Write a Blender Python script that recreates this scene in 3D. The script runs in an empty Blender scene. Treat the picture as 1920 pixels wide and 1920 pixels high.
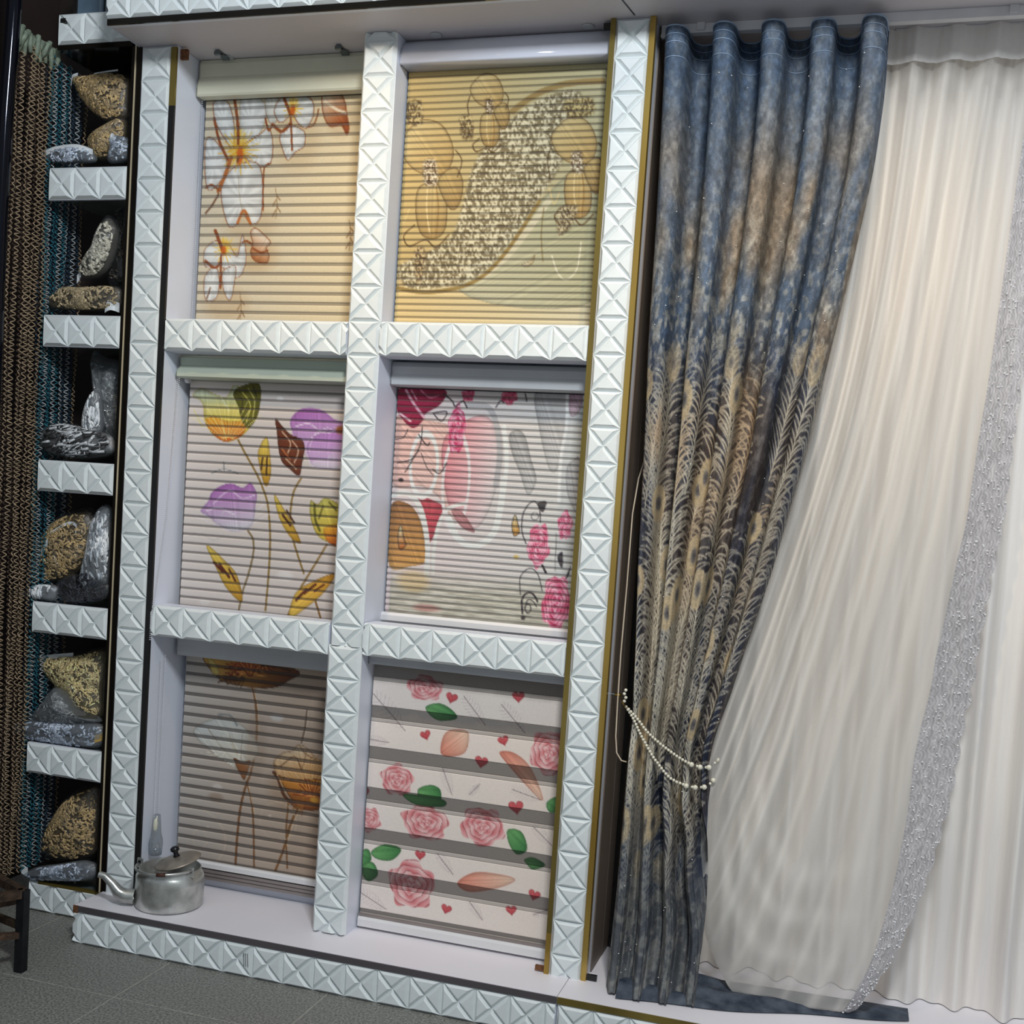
import bpy, bmesh, math, random
import numpy as np
from mathutils import Vector, Matrix

# ------------------------------------------------------------------ camera, world, lights, exposure
SC = bpy.context.scene
COL = SC.collection
cam_data = bpy.data.cameras.new('camera'); cam = bpy.data.objects.new('camera', cam_data); COL.objects.link(cam)
cam_data.sensor_width = 36.0
cam_data.lens = 36.0 * 2109.8 / 1920.0
cam_data.shift_x = -0.0126; cam_data.shift_y = 0.0790
cam_data.clip_start = 0.05
_r = Vector((0.95701, 0.282029, 0.06776)); _d = Vector((0.083748, -0.045013, -0.99547)); _f = Vector((-0.277701, 0.958349, -0.066697))
cam.matrix_world = Matrix(((_r.x, -_d.x, -_f.x, 2.1118), (_r.y, -_d.y, -_f.y, -3.0686), (_r.z, -_d.z, -_f.z, 1.4187), (0, 0, 0, 1)))
SC.camera = cam

world = bpy.data.worlds.new('shop_ambience'); SC.world = world; world.use_nodes = True
world.node_tree.nodes['Background'].inputs[0].default_value = (0.80, 0.90, 1.0, 1)
world.node_tree.nodes['Background'].inputs[1].default_value = 0.34

def area(name, loc, target, size, power, color, size_y=None):
    l = bpy.data.lights.new(name, 'AREA'); l.energy = power; l.color = color; l.size = size
    if size_y: l.shape = 'RECTANGLE'; l.size_y = size_y
    o = bpy.data.objects.new(name, l); COL.objects.link(o); o.location = loc
    o.rotation_euler = (Vector(target) - Vector(loc)).to_track_quat('-Z', 'Y').to_euler(); return o
def spot(name, loc, target, power, color, angle, blend=0.8, radius=0.04):
    l = bpy.data.lights.new(name, 'SPOT'); l.energy = power; l.color = color; l.spot_size = math.radians(angle); l.spot_blend = blend; l.shadow_soft_size = radius
    o = bpy.data.objects.new(name, l); COL.objects.link(o); o.location = loc
    o.rotation_euler = (Vector(target) - Vector(loc)).to_track_quat('-Z', 'Y').to_euler(); return o
area('shop_ceiling_panel', (2.35, -2.75, 3.6), (0.9, 0.0, 1.0), 0.5, 96, (0.90, 0.96, 1.0))
spot('warm_ceiling_spot', (0.56, -1.0, 2.98), (0.66, 0.0, 1.98), 46, (1.0, 0.76, 0.46), 74, 1.0)
spot('warm_curtain_spot', (1.95, -1.0, 2.98), (1.90, 0.05, 1.85), 40, (1.0, 0.76, 0.48), 74, 1.0)

vs = SC.view_settings
vs.view_transform = 'Standard'; vs.look = 'None'; vs.gamma = 1.0; vs.exposure = -0.10; vs.use_curve_mapping = False

# ------------------------------------------------------------------ helpers
rnd = random.Random(7)
def lin1(v):
    v = v / 255.0
    return v / 12.92 if v <= 0.04045 else ((v + 0.055) / 1.055) ** 2.4
def lin(c): return tuple(lin1(v) for v in c[:3])
def rgba(c): return lin(c) + (1.0,)
def lin_np(a):
    a = np.clip(a, 0, 255) / 255.0
    return np.where(a <= 0.04045, a / 12.92, ((a + 0.055) / 1.055) ** 2.4)

WLOC = {}
def link(o, parent=None, at=(0, 0, 0), name=None):
    """at = the world offset of the mesh data; children are stored relative to their parent"""
    COL.objects.link(o)
    w = Vector(at)
    WLOC[o.name] = w.copy()
    if parent is not None:
        o.parent = parent
        o.location = w - WLOC[parent.name]
    else:
        o.location = w
    return o
def thing(name, label, cat, at=(0, 0, 0), group=None):
    o = bpy.data.objects.new(name, None); o.empty_display_size = 0.05
    link(o, None, at)
    return tag(o, label, cat, group)
def tag(o, label, cat, group=None):
    o['label'] = label; o['category'] = cat
    if group: o['group'] = group
    return o
def struct(o, label=None):
    o['kind'] = 'structure'
    if label: o['label'] = label
    return o

class MB:
    def __init__(s): s.v = []; s.f = []; s.c = []; s.col = None
    def _add(s, vs, fs):
        n = len(s.v); s.v += [tuple(p) for p in vs]; s.f += [tuple(i + n for i in f) for f in fs]
        s.c += [s.col or (1, 1, 1)] * len(vs); return s
    def box(s, x0, x1, y0, y1, z0, z1):
        v = [(x, y, z) for z in (z0, z1) for y in (y0, y1) for x in (x0, x1)]
        return s._add(v, [(0, 2, 3, 1), (4, 5, 7, 6), (0, 1, 5, 4), (2, 6, 7, 3), (0, 4, 6, 2), (1, 3, 7, 5)])
    def bar(s, a, b, w, h=None):
        a = Vector(a); b = Vector(b); h = h or w
        d = (b - a).normalized(); up = Vector((0, 0, 1)) if abs(d.z) < .9 else Vector((1, 0, 0))
        x = d.cross(up).normalized() * w / 2; y = d.cross(x).normalized() * h / 2
        v = [p + sx * x + sy * y for p in (a, b) for sx, sy in ((-1, -1), (1, -1), (1, 1), (-1, 1))]
        return s._add(v, [(0, 1, 2, 3), (7, 6, 5, 4), (0, 4, 5, 1), (1, 5, 6, 2), (2, 6, 7, 3), (3, 7, 4, 0)])
    def tube(s, path, r, n=6, cap=True):
        P = [Vector(p) for p in path]; R = r if isinstance(r, (list, tuple)) else [r] * len(P)
        vs = []; prev = None
        for i, p in enumerate(P):
            d = (P[min(i + 1, len(P) - 1)] - P[max(i - 1, 0)])
            d = d.normalized() if d.length > 1e-9 else Vector((0, 0, 1))
            if prev is None: a = d.orthogonal().normalized()
            else:
                a = prev - d * prev.dot(d); a = a.normalized() if a.length > 1e-6 else d.orthogonal().normalized()
            prev = a; bb = d.cross(a)
            vs += [p + (a * math.cos(2 * math.pi * k / n) + bb * math.sin(2 * math.pi * k / n)) * R[i] for k in range(n)]
        fs = [(i * n + k, i * n + (k + 1) % n, (i + 1) * n + (k + 1) % n, (i + 1) * n + k) for i in range(len(P) - 1) for k in range(n)]
        if cap: fs += [tuple(range(n - 1, -1, -1)), tuple((len(P) - 1) * n + k for k in range(n))]
        return s._add(vs, fs)
    def lathe(s, prof, c, n=32, M=None):
        vs = []
        for (r, z) in prof:
            for k in range(n):
                a = 2 * math.pi * k / n; p = Vector((r * math.cos(a), r * math.sin(a), z))
                if M is not None: p = M @ p
                vs.append(p + Vector(c))
        fs = [(i * n + k, i * n + (k + 1) % n, (i + 1) * n + (k + 1) % n, (i + 1) * n + k) for i in range(len(prof) - 1) for k in range(n)]
        return s._add(vs, fs)
    def ball(s, c, r, n=8, m=5, sc=(1, 1, 1)):
        vs = [(c[0], c[1], c[2] + r * sc[2])]
        for i in range(1, m):
            t = math.pi * i / m
            for k in range(n):
                a = 2 * math.pi * k / n
                vs.append((c[0] + r * sc[0] * math.sin(t) * math.cos(a), c[1] + r * sc[1] * math.sin(t) * math.sin(a), c[2] + r * sc[2] * math.cos(t)))
        vs.append((c[0], c[1], c[2] - r * sc[2]))
        fs = [(0, 1 + k, 1 + (k + 1) % n) for k in range(n)]
        for i in range(m - 2):
            a = 1 + i * n; fs += [(a + k, a + n + k, a + n + (k + 1) % n, a + (k + 1) % n) for k in range(n)]
        a = 1 + (m - 2) * n; fs += [(a + k, len(vs) - 1, a + (k + 1) % n) for k in range(n)]
        return s._add(vs, fs)
    def octa(s, c, r, ry=None):
        ry = ry or r; x, y, z = c
        return s._add([(x + r, y, z), (x - r, y, z), (x, y + ry, z), (x, y - ry, z), (x, y, z + r), (x, y, z - r)],
                      [(0, 2, 4), (2, 1, 4), (1, 3, 4), (3, 0, 4), (2, 0, 5), (1, 2, 5), (3, 1, 5), (0, 3, 5)])
    def prism(s, prof, x0, x1):
        """profile of (y, z) swept along x"""
        n = len(prof)
        vs = [(x0, y, z) for y, z in prof] + [(x1, y, z) for y, z in prof]
        fs = [(k, (k + 1) % n, n + (k + 1) % n, n + k) for k in range(n)] + [tuple(range(n - 1, -1, -1)), tuple(range(n, 2 * n))]
        return s._add(vs, fs)
    def build(s, name, mat, parent=None, smooth=False, vcol=False, bevel=0, org=None):
        o0 = Vector(org) if org is not None else Vector((0, 0, 0))
        me = bpy.data.meshes.new(name)
        me.from_pydata([tuple(Vector(p) - o0) for p in s.v], [], s.f)
        bm = bmesh.new(); bm.from_mesh(me)
        bmesh.ops.recalc_face_normals(bm, faces=bm.faces)
        if bevel: bmesh.ops.bevel(bm, geom=[e for e in bm.edges], offset=bevel, segments=1, affect='EDGES', clamp_overlap=True)
        bm.to_mesh(me); bm.free()
        if smooth: me.polygons.foreach_set('use_smooth', [True] * len(me.polygons))
        if vcol and not bevel:
            a = me.color_attributes.new('Col', 'FLOAT_COLOR', 'POINT')
            a.data.foreach_set('color', np.array([tuple(c) + (1,) for c in s.c], 'f').ravel())
        me.materials.append(mat)
        return link(bpy.data.objects.new(name, me), parent, o0)

def grid(name, V, mat, parent=None, colors=None, uv=None, smooth=True):
    """V: rows x cols x 3 world points; colors: rows x cols x 3 linear"""
    nr, nc = V.shape[:2]
    me = bpy.data.meshes.new(name)
    me.vertices.add(nr * nc); me.vertices.foreach_set('co', np.ascontiguousarray(V, 'f').ravel())
    i = np.arange(nr - 1)[:, None] * nc + np.arange(nc - 1)[None, :]
    Q = np.stack([i, i + nc, i + nc + 1, i + 1], -1).reshape(-1, 4).astype('i')
    n = len(Q)
    me.loops.add(n * 4); me.loops.foreach_set('vertex_index', Q.ravel())
    me.polygons.add(n); me.polygons.foreach_set('loop_start', np.arange(n, dtype='i') * 4)
    me.update(calc_edges=True)
    if smooth: me.polygons.foreach_set('use_smooth', np.ones(n, bool))
    if colors is not None:
        a = me.color_attributes.new('Col', 'FLOAT_COLOR', 'POINT')
        cc = np.ones((nr * nc, 4), 'f'); cc[:, :3] = colors.reshape(-1, 3); a.data.foreach_set('color', cc.ravel())
    me.validate(); me.materials.append(mat)
    return link(bpy.data.objects.new(name, me), parent)

# ------------------------------------------------------------------ materials (all node based)
def mat(name, base, rough=0.5, metal=0.0, var=0.12, scale=8.0, bump=0.0, bscale=60.0, stretch=None, base2=None, sheen=0, coat=0, vcol=False, vmix=None):
    m = bpy.data.materials.new(name); m.use_nodes = True; nt = m.node_tree; N = nt.nodes; L = nt.links
    bs = N['Principled BSDF']; bs.inputs['Roughness'].default_value = rough; bs.inputs['Metallic'].default_value = metal
    if coat: bs.inputs['Coat Weight'].default_value = coat; bs.inputs['Coat Roughness'].default_value = 0.12
    if sheen: bs.inputs['Sheen Weight'].default_value = sheen; bs.inputs['Sheen Roughness'].default_value = 0.4
    tc = N.new('ShaderNodeTexCoord'); mp = N.new('ShaderNodeMapping'); L.new(tc.outputs['Object'], mp.inputs[0])
    if stretch: mp.inputs['Scale'].default_value = stretch
    no = N.new('ShaderNodeTexNoise'); no.inputs['Scale'].default_value = scale; no.inputs['Detail'].default_value = 6; L.new(mp.outputs[0], no.inputs[0])
    rp = N.new('ShaderNodeValToRGB'); L.new(no.outputs[0], rp.inputs[0])
    if vcol:
        at = N.new('ShaderNodeVertexColor'); at.layer_name = 'Col'
        mx = N.new('ShaderNodeMix'); mx.data_type = 'RGBA'; mx.blend_type = 'MULTIPLY'; mx.inputs['Factor'].default_value = 1
        rp.color_ramp.elements[0].color = (1 - var,) * 3 + (1,); rp.color_ramp.elements[1].color = (1 + var,) * 3 + (1,)
        rp.color_ramp.elements[0].position = .25; rp.color_ramp.elements[1].position = .75
        L.new(at.outputs[0], mx.inputs['A']); L.new(rp.outputs[0], mx.inputs['B']); L.new(mx.outputs['Result'], bs.inputs['Base Color'])
    else:
        c = lin(base); c2 = lin(base2) if base2 else None
        rp.color_ramp.elements[0].position = .3; rp.color_ramp.elements[1].position = .7
        rp.color_ramp.elements[0].color = tuple(v * (1 - var) for v in c) + (1,)
        rp.color_ramp.elements[1].color = (tuple(c2) if c2 else tuple(min(1, v * (1 + var)) for v in c)) + (1,)
        L.new(rp.outputs[0], bs.inputs['Base Color'])
    if bump:
        n2 = N.new('ShaderNodeTexNoise'); n2.inputs['Scale'].default_value = bscale; n2.inputs['Detail'].default_value = 4; L.new(mp.outputs[0], n2.inputs[0])
        b = N.new('ShaderNodeBump'); b.inputs['Strength'].default_value = bump; b.inputs['Distance'].default_value = .01
        L.new(n2.outputs[0], b.inputs['Height']); L.new(b.outputs[0], bs.inputs['Normal'])
    return m
def film(name, tint, density, rough=0.12, bump=0.5, bscale=40.0, milky=0.12):
    """clear or milky plastic film: transparent, a little diffuse, glossy crinkles"""
    m = bpy.data.materials.new(name); m.use_nodes = True; nt = m.node_tree; N = nt.nodes; L = nt.links
    for n in list(N): N.remove(n)
    out = N.new('ShaderNodeOutputMaterial'); tr = N.new('ShaderNodeBsdfTransparent'); tr.inputs[0].default_value = rgba(tint)
    df = N.new('ShaderNodeBsdfDiffuse'); df.inputs[0].default_value = rgba((225, 230, 235))
    gl = N.new('ShaderNodeBsdfGlossy'); gl.inputs['Roughness'].default_value = rough
    tc = N.new('ShaderNodeTexCoord'); no = N.new('ShaderNodeTexNoise'); no.inputs['Scale'].default_value = bscale; no.inputs['Detail'].default_value = 5
    L.new(tc.outputs['Object'], no.inputs[0]); b = N.new('ShaderNodeBump'); b.inputs['Strength'].default_value = bump; b.inputs['Distance'].default_value = .02
    L.new(no.outputs[0], b.inputs['Height']); L.new(b.outputs[0], gl.inputs['Normal'])
    m1 = N.new('ShaderNodeMixShader'); m1.inputs[0].default_value = milky; L.new(tr.outputs[0], m1.inputs[1]); L.new(df.outputs[0], m1.inputs[2])
    m2 = N.new('ShaderNodeMixShader'); m2.inputs[0].default_value = density; L.new(m1.outputs[0], m2.inputs[1]); L.new(gl.outputs[0], m2.inputs[2])
    L.new(m2.outputs[0], out.inputs[0]); return m
def sheer(name, color, opacity, var=0.25, scale=6, stretch=(1, 1, .15), vcol=False, dens=False):
    """thin woven cloth: part holes, part diffuse and translucent thread"""
    m = bpy.data.materials.new(name); m.use_nodes = True; nt = m.node_tree; N = nt.nodes; L = nt.links
    for n in list(N): N.remove(n)
    out = N.new('ShaderNodeOutputMaterial'); tr = N.new('ShaderNodeBsdfTransparent')
    df = N.new('ShaderNodeBsdfDiffuse'); tl = N.new('ShaderNodeBsdfTranslucent'); df.inputs[0].default_value = rgba(color); tl.inputs[0].default_value = rgba(color)
    if vcol:
        at = N.new('ShaderNodeVertexColor'); at.layer_name = 'Col'; L.new(at.outputs[0], df.inputs[0]); L.new(at.outputs[0], tl.inputs[0])
    a = N.new('ShaderNodeMixShader'); a.inputs[0].default_value = .35; L.new(df.outputs[0], a.inputs[1]); L.new(tl.outputs[0], a.inputs[2])
    lw = N.new('ShaderNodeLayerWeight'); lw.inputs[0].default_value = .35
    tc = N.new('ShaderNodeTexCoord'); mp = N.new('ShaderNodeMapping'); mp.inputs['Scale'].default_value = stretch; L.new(tc.outputs['Object'], mp.inputs[0])
    no = N.new('ShaderNodeTexNoise'); no.inputs['Scale'].default_value = scale; L.new(mp.outputs[0], no.inputs[0])
    ma = N.new('ShaderNodeMath'); ma.operation = 'MULTIPLY_ADD'; ma.inputs[1].default_value = var; ma.inputs[2].default_value = opacity - var / 2; L.new(no.outputs[0], ma.inputs[0])
    mb = N.new('ShaderNodeMath'); mb.operation = 'MULTIPLY_ADD'; mb.inputs[1].default_value = 1 - opacity; mb.use_clamp = True; L.new(lw.outputs['Facing'], mb.inputs[0]); L.new(ma.outputs[0], mb.inputs[2])
    fo = mb.outputs[0]
    if dens:                                   # gathered cloth lies in more layers
        at = N.new('ShaderNodeVertexColor'); at.layer_name = 'Col'; sp = N.new('ShaderNodeSeparateColor'); L.new(at.outputs[0], sp.inputs[0])
        ad = N.new('ShaderNodeMath'); ad.operation = 'ADD'; ad.use_clamp = True; L.new(fo, ad.inputs[0]); L.new(sp.outputs[0], ad.inputs[1]); fo = ad.outputs[0]
    c = N.new('ShaderNodeMixShader'); L.new(fo, c.inputs[0]); L.new(tr.outputs[0], c.inputs[1]); L.new(a.outputs[0], c.inputs[2])
    L.new(c.outputs[0], out.inputs[0]); return m

M = {}
M['pvc'] = mat('white_relief_pvc', (228, 233, 233), .5, var=.03, scale=3)
M['board'] = mat('white_laminate', (222, 226, 237), .38, var=.03, scale=4)
M['shelftop'] = mat('bright_white_laminate', (238, 234, 239), .42, var=.02, scale=4)
M['soffit'] = mat('grey_white_laminate', (206, 200, 204), .45, var=.05, scale=3)
M['gold'] = mat('brushed_brass_trim', (186, 148, 66), .24, .6, var=.35, scale=5, base2=(206, 176, 96), stretch=(1, 1, .25))
M['olive'] = mat('dark_brass_trim', (138, 120, 62), .28, .6, var=.3, scale=5, stretch=(1, 1, .3))
M['bronze'] = mat('dark_mirror_trim', (34, 30, 24), .16, .6, var=.3, scale=4)
M['black'] = mat('black_lacquer', (26, 24, 24), .3, var=.3)
M['creamline'] = mat('cream_edge_line', (196, 180, 150), .4)
M['plinthtrim'] = mat('smoky_grey_trim', (98, 92, 94), .3, .4, var=.15, scale=3)
M['shadepanel'] = mat('brown_shade_panel', (104, 92, 82), .5, var=.15, scale=3)  # curtain shadow on the whitish post side, put into the colour as brown
M['darkwall'] = mat('dark_brown_panel', (40, 30, 26), .6, var=.4, scale=3)
M['taupe'] = mat('taupe_wall', (150, 140, 130), .7, var=.08, scale=3)
M['glassshelf'] = mat('dark_tinted_shelf', (118, 126, 122), .16, .3, var=.2, scale=3)
M['floor'] = mat('grey_stone_tile', (104, 105, 100), .5, var=.4, scale=150, base2=(160, 158, 150), bump=.15, bscale=300)
M['grout'] = mat('pale_grout', (186, 182, 170), .8)
M['hb_cream'] = mat('cream_valance_pvc', (214, 212, 190), .4, var=.04)
M['hb_white'] = mat('gloss_white_valance', (226, 228, 240), .12, var=.02, coat=.6)
M['hb_mint'] = mat('mint_grey_valance', (186, 194, 178), .42, var=.04)
M['hb_grey'] = mat('pale_grey_valance', (190, 192, 194), .5, var=.05)
M['rail'] = mat('white_bottom_rail', (228, 226, 226), .35, var=.03)
M['railgrey'] = mat('grey_aluminium_rail', (150, 140, 136), .4, .3)
M['chain'] = mat('plastic_bead_chain', (206, 206, 212), .4)
M['clearplastic'] = film('clear_tensioner_plastic', (210, 216, 220), .14, milky=.18, bump=.1)
M['print'] = mat('printed_blind_cloth', (255, 255, 255), .62, var=.05, scale=220, bump=.06, bscale=900, vcol=True)
M['gauze'] = mat('printed_sheer_gauze', (255, 255, 255), .7, var=.06, scale=300, vcol=True)
M['velvet'] = mat('peacock_velvet', (255, 255, 255), .7, var=.22, scale=120, bump=.25, bscale=260, vcol=True)
M['velvetblue'] = mat('blue_grey_velvet', (44, 60, 80), .7, var=.45, scale=26, base2=(84, 92, 104), bump=.3, bscale=160)
M['stitch'] = mat('pale_blue_thread', (150, 170, 196), .6)
M['sheer'] = sheer('white_voile', (248, 243, 236), .34, var=.10, scale=9, stretch=(1, 1, .1), dens=True)
M['header'] = sheer('white_header_tape', (244, 242, 240), .93, var=.06, scale=60, stretch=(1, 1, 1))
M['border'] = sheer('silver_embroidered_voile', (200, 198, 202), .9, var=.05, vcol=True)
M['sequin'] = mat('silver_sequin', (255, 255, 255), .3, .0, var=.05)
M['satin'] = mat('cream_jacquard_satin', (232, 226, 222), .42, var=.05, scale=5, base2=(246, 240, 232), stretch=(5, 5, .35), bump=.2, bscale=9)
M['pearl'] = mat('ivory_pearl', (232, 226, 206), .2, var=.05, coat=.8)
M['cord'] = mat('cream_cord', (206, 190, 168), .6)
M['brass'] = mat('brass_hook', (196, 160, 70), .25, 1.0)
M['track'] = mat('white_curtain_track', (222, 220, 222), .35)
M['alu'] = mat('dull_aluminium', (176, 178, 174), .30, .72, var=.32, scale=16, base2=(222, 222, 216), bump=.15, bscale=24)
M['aludark'] = mat('stained_aluminium', (160, 150, 138), .42, .55, var=.3, scale=20)
M['bakelite'] = mat('black_bakelite', (24, 24, 30), .25)
M['wrap'] = mat('brown_handle_wrap', (74, 40, 26), .6)
M['rust'] = mat('rusty_brown_iron', (64, 50, 42), .6, .4, var=.5, scale=30, base2=(96, 74, 58), bump=.4, bscale=80)
M['ironblack'] = mat('black_iron', (26, 26, 30), .5, .4, var=.4, scale=40)
M['clip'] = mat('zinc_clip', (110, 118, 120), .35, .9)
M['cordv'] = mat('twisted_cord', (255, 255, 255), .45, var=.25, scale=200, vcol=True)
M['film'] = film('clear_bag_film', (250, 250, 250), .07, rough=.08, bump=.9, bscale=30, milky=.02)
M['filmmilk'] = film('milky_bag_film', (228, 232, 236), .13, rough=.1, bump=.9, bscale=30, milky=.13)
M['ribbon'] = mat('white_ribbon', (226, 230, 232), .45)
M['yellowtab'] = mat('yellow_card_tab', (190, 156, 84), .6)
M['packblue'] = mat('blue_grey_wrap', (92, 112, 128), .4, var=.25)
M['packwhite'] = mat('white_carton', (150, 152, 150), .6)
M['redline'] = mat('red_print_stripe', (140, 34, 40), .6)
M['packdark'] = mat('dark_carton', (30, 26, 44), .6)
M['pole'] = mat('polished_black_pole', (18, 20, 30), .08, .6, var=.1)
M['mark'] = mat('black_scuff', (30, 32, 34), .7)
M['chip'] = mat('exposed_chipboard', (112, 72, 44), .9, var=.4, scale=90)
for k, c in {'beige': (168, 146, 118), 'brown': (84, 66, 54), 'teal': (42, 112, 128), 'navy': (38, 62, 80), 'silver': (176, 180, 180)}.items():
    M['yarn_' + k] = mat(k + '_chenille_yarn', c, .75, var=.4, scale=40)
M['yarnheader'] = mat('knotted_yarn_header', (128, 140, 122), .6, var=.35, scale=60)

# ------------------------------------------------------------------ relief tiles
TILE = {}
HREL = 0.0115
def tile_mesh(u0=0., u1=1., v0=0., v1=1.):
    key = (round(u0, 3), round(u1, 3), round(v0, 3), round(v1, 3))
    if key in TILE: return TILE[key]
    bm = bmesh.new()
    C = [Vector((0, 0, 0)), Vector((1, 0, 0)), Vector((1, 0, 1)), Vector((0, 0, 1)), Vector((.5, 0, .5))]
    bv = [bm.verts.new(c) for c in C]
    for a, b in ((0, 1), (1, 2), (2, 3), (3, 0)):
        A, B, P = C[a], C[b], C[4]
        inc = (A * (P - B).length + B * (A - P).length + P * (A - B).length) / ((P - B).length + (A - P).length + (A - B).length)
        k = .086 / .2071
        iv = [bm.verts.new(q + (inc - q) * k + Vector((0, -HREL, 0))) for q in (A, B, P)]
        vsx = [bv[a], bv[b], bv[4]]
        bm.faces.new(iv)
        for i in range(3): bm.faces.new((vsx[i], vsx[(i + 1) % 3], iv[(i + 1) % 3], iv[i]))
    for co, no, cut in (((u0, 0, 0), (-1, 0, 0), u0 > 0), ((u1, 0, 0), (1, 0, 0), u1 < 1), ((0, 0, v0), (0, 0, -1), v0 > 0), ((0, 0, v1), (0, 0, 1), v1 < 1)):
        if cut: bmesh.ops.bisect_plane(bm, geom=bm.verts[:] + bm.edges[:] + bm.faces[:], plane_co=co, plane_no=no, clear_outer=True)
    bmesh.ops.recalc_face_normals(bm, faces=bm.faces)
    me = bpy.data.meshes.new('relief_tile'); bm.to_mesh(me); bm.free()
    # every facet has to look out of the wall
    if sum(p.normal.y * p.area for p in me.polygons) > 0: me.flip_normals()
    me.materials.append(M['pvc']); TILE[key] = me
    return me
def put_tile(parent, x, y, z, w, h, clip=(0, 1, 0, 1)):
    o = bpy.data.objects.new('relief_tile', tile_mesh(*clip)); o.scale = (w, 1, h)
    return link(o, parent, (x, y, z))
def column_tiles(parent, x0, x1, z0, z1, first, y=0.0):
    """square tiles up a post; first = height of one horizontal groove"""
    k0 = math.floor((z0 - first) / .1 + 1e-6); k1 = math.ceil((z1 - first) / .1 - 1e-6)
    for k in range(k0, k1):
        a = first + k * .1; c0 = max(0, (z0 - a) / .1); c1 = min(1, (z1 - a) / .1)
        if c1 - c0 > .03: put_tile(parent, x0, y, a, x1 - x0, .1, (0, 1, c0, c1))
def row_tiles(parent, x0, x1, z0, h, first, y=0.0, p=.1):
    k0 = math.floor((x0 - first) / p + 1e-6); k1 = math.ceil((x1 - first) / p - 1e-6)
    for k in range(k0, k1):
        a = first + k * p; c0 = max(0, (x0 - a) / p); c1 = min(1, (x1 - a) / p)
        if c1 - c0 > .03: put_tile(parent, a, y, z0, p, h, (c0, c1, 0, 1))

# ------------------------------------------------------------------ the setting
fl = struct(MB().box(-2.2, 4.2, -4.2, .6, -.05, -.0006).build('floor', M['grout']), 'grey stone tile floor in front of the display')
fk = 0
for ix in range(-3, 7):
    for iy in range(-5, 2):
        x0 = .225 + ix * .525; y0 = -.417 + iy * .6
        if x0 > 2.9 or x0 + .52 < -1.6 or y0 + .6 < -2.6: continue
        t = MB().box(x0 + .0015, x0 + .5235, y0 + .0015, y0 + .5985, -.0006, 0).build('floor_tile', M['floor'], fl, org=(x0, y0, 0))
struct(MB().box(-.13, 1.48, .20, .22, .0, 2.80).build('wall_back', M['board']), 'white back panel behind the roller blinds')
struct(MB().box(1.48, 3.4, .40, .42, .0, 2.80).build('wall_alcove', M['taupe']), 'taupe wall behind the hanging curtains')
struct(MB().box(-1.4, -.125, .33, .35, .0, 3.6).build('wall_shelf_back', M['darkwall']), 'dark brown wall behind the shelves')
struct(MB().box(-.72, -.70, -.9, .33, .0, 3.6).build('wall_left', M['darkwall']), 'dark wall at the left edge beyond the yarn strands')
# soffit
cl = struct(MB().box(-.125, 3.4, -.139, .42, 2.782, 2.80).build('ceiling', M['soffit']), 'grey white soffit board above the display')

MB().bar((1.405, -.135, 2.7815), (1.425, -.02, 2.7815), .004, .0012).build('crack', M['black'], cl)
# left, middle and right posts
PT = .12
pl = thing('display_post', 'left white relief post with black inner edge beside the shelves', 'post', (-.06, .1, PT), 'relief posts of the display wall')
MB().box(-.120, .006, .0, .198, PT, 2.781).build('core', M['board'], pl)
column_tiles(pl, -.119, -.014, PT, 2.781, .12 + .06)
MB().box(-.013, .006, -.008, .0, PT + .0, 2.60).build('edge_trim', M['black'], pl)
MB().box(-.013, .006, -.008, .0, 2.60, 2.775).build('edge_trim', M['olive'], pl)
MB().box(-.155, -.142, -.004, .03, .115, 2.80).build('mirror_trim', M['bronze'], pl)
MB().box(-.142, -.138, -.007, .03, .115, 2.80).build('edge_line', M['creamline'], pl)
MB().box(-.138, -.120, -.004, .03, .115, 2.80).build('mirror_trim', M['bronze'], pl)
MB().box(.006, .030, .012, .022, 2.745, 2.775).build('bracket', M['chip'], pl)
pm = thing('display_post', 'middle white relief post between the two columns of blinds', 'post', (.68, .1, PT), 'relief posts of the display wall')
MB().box(.628, .731, .0, .198, PT, 2.781).build('core', M['board'], pm)
column_tiles(pm, .627, .730, 1.0, 2.781, .12 + .04)
column_tiles(pm, .623, .733, PT + .005, 1.0, .10 + .0, -.004)
MB().box(.623, .733, -.004, .0, PT, 1.0).build('lower_backing', M['pvc'], pm)
pr = thing('display_post', 'right white relief post edged with brass strips beside the blue curtain', 'post', (1.42, .1, PT), 'relief posts of the display wall')
MB().box(1.362, 1.479, .0, .198, PT, 2.781).build('core', M['board'], pr)
MB().box(1.479, 1.4825, .060, .198, PT, 2.781).build('side_shade_panel', M['shadepanel'], pr)  # brown sheet painted as the curtain's shadow over the white side
column_tiles(pr, 1.373, 1.466, PT, 2.781, .12 + .06)
MB().box(1.358, 1.372, -.010, .012, PT + .12, 2.781).build('edge_trim', M['olive'], pr)
MB().box(1.467, 1.482, -.010, .012, PT + .12, 2.781).build('edge_trim', M['gold'], pr)
MB().box(1.358, 1.372, -.010, .012, PT, PT + .12).build('edge_trim', M['gold'], pr)['label'] = 'bright yellow brass foot of the edge strip'
MB().box(1.467, 1.482, -.010, .012, PT, PT + .12).build('edge_trim', M['gold'], pr)['label'] = 'bright yellow brass foot of the edge strip'
MB().box(1.330, 1.357, -.004, .006, PT + .004, PT + .018).build('bracket', M['chip'], pr)
MB().box(1.483, 1.512, -.004, .006, PT + .004, PT + .018).build('bracket', M['black'], pr)
MB().box(1.335, 1.357, .004, .016, 2.762, 2.776).build('bracket', M['black'], pr)
MB().box(1.479, 1.4835, .198, .40, PT, 2.781).build('side_shade_panel', M['shadepanel'], pr)  # the same painted shadow, carried on behind the post
MB().box(1.484, 1.494, .285, .300, PT + .03, 2.77).build('corner_rod', M['black'], pr)
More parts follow.
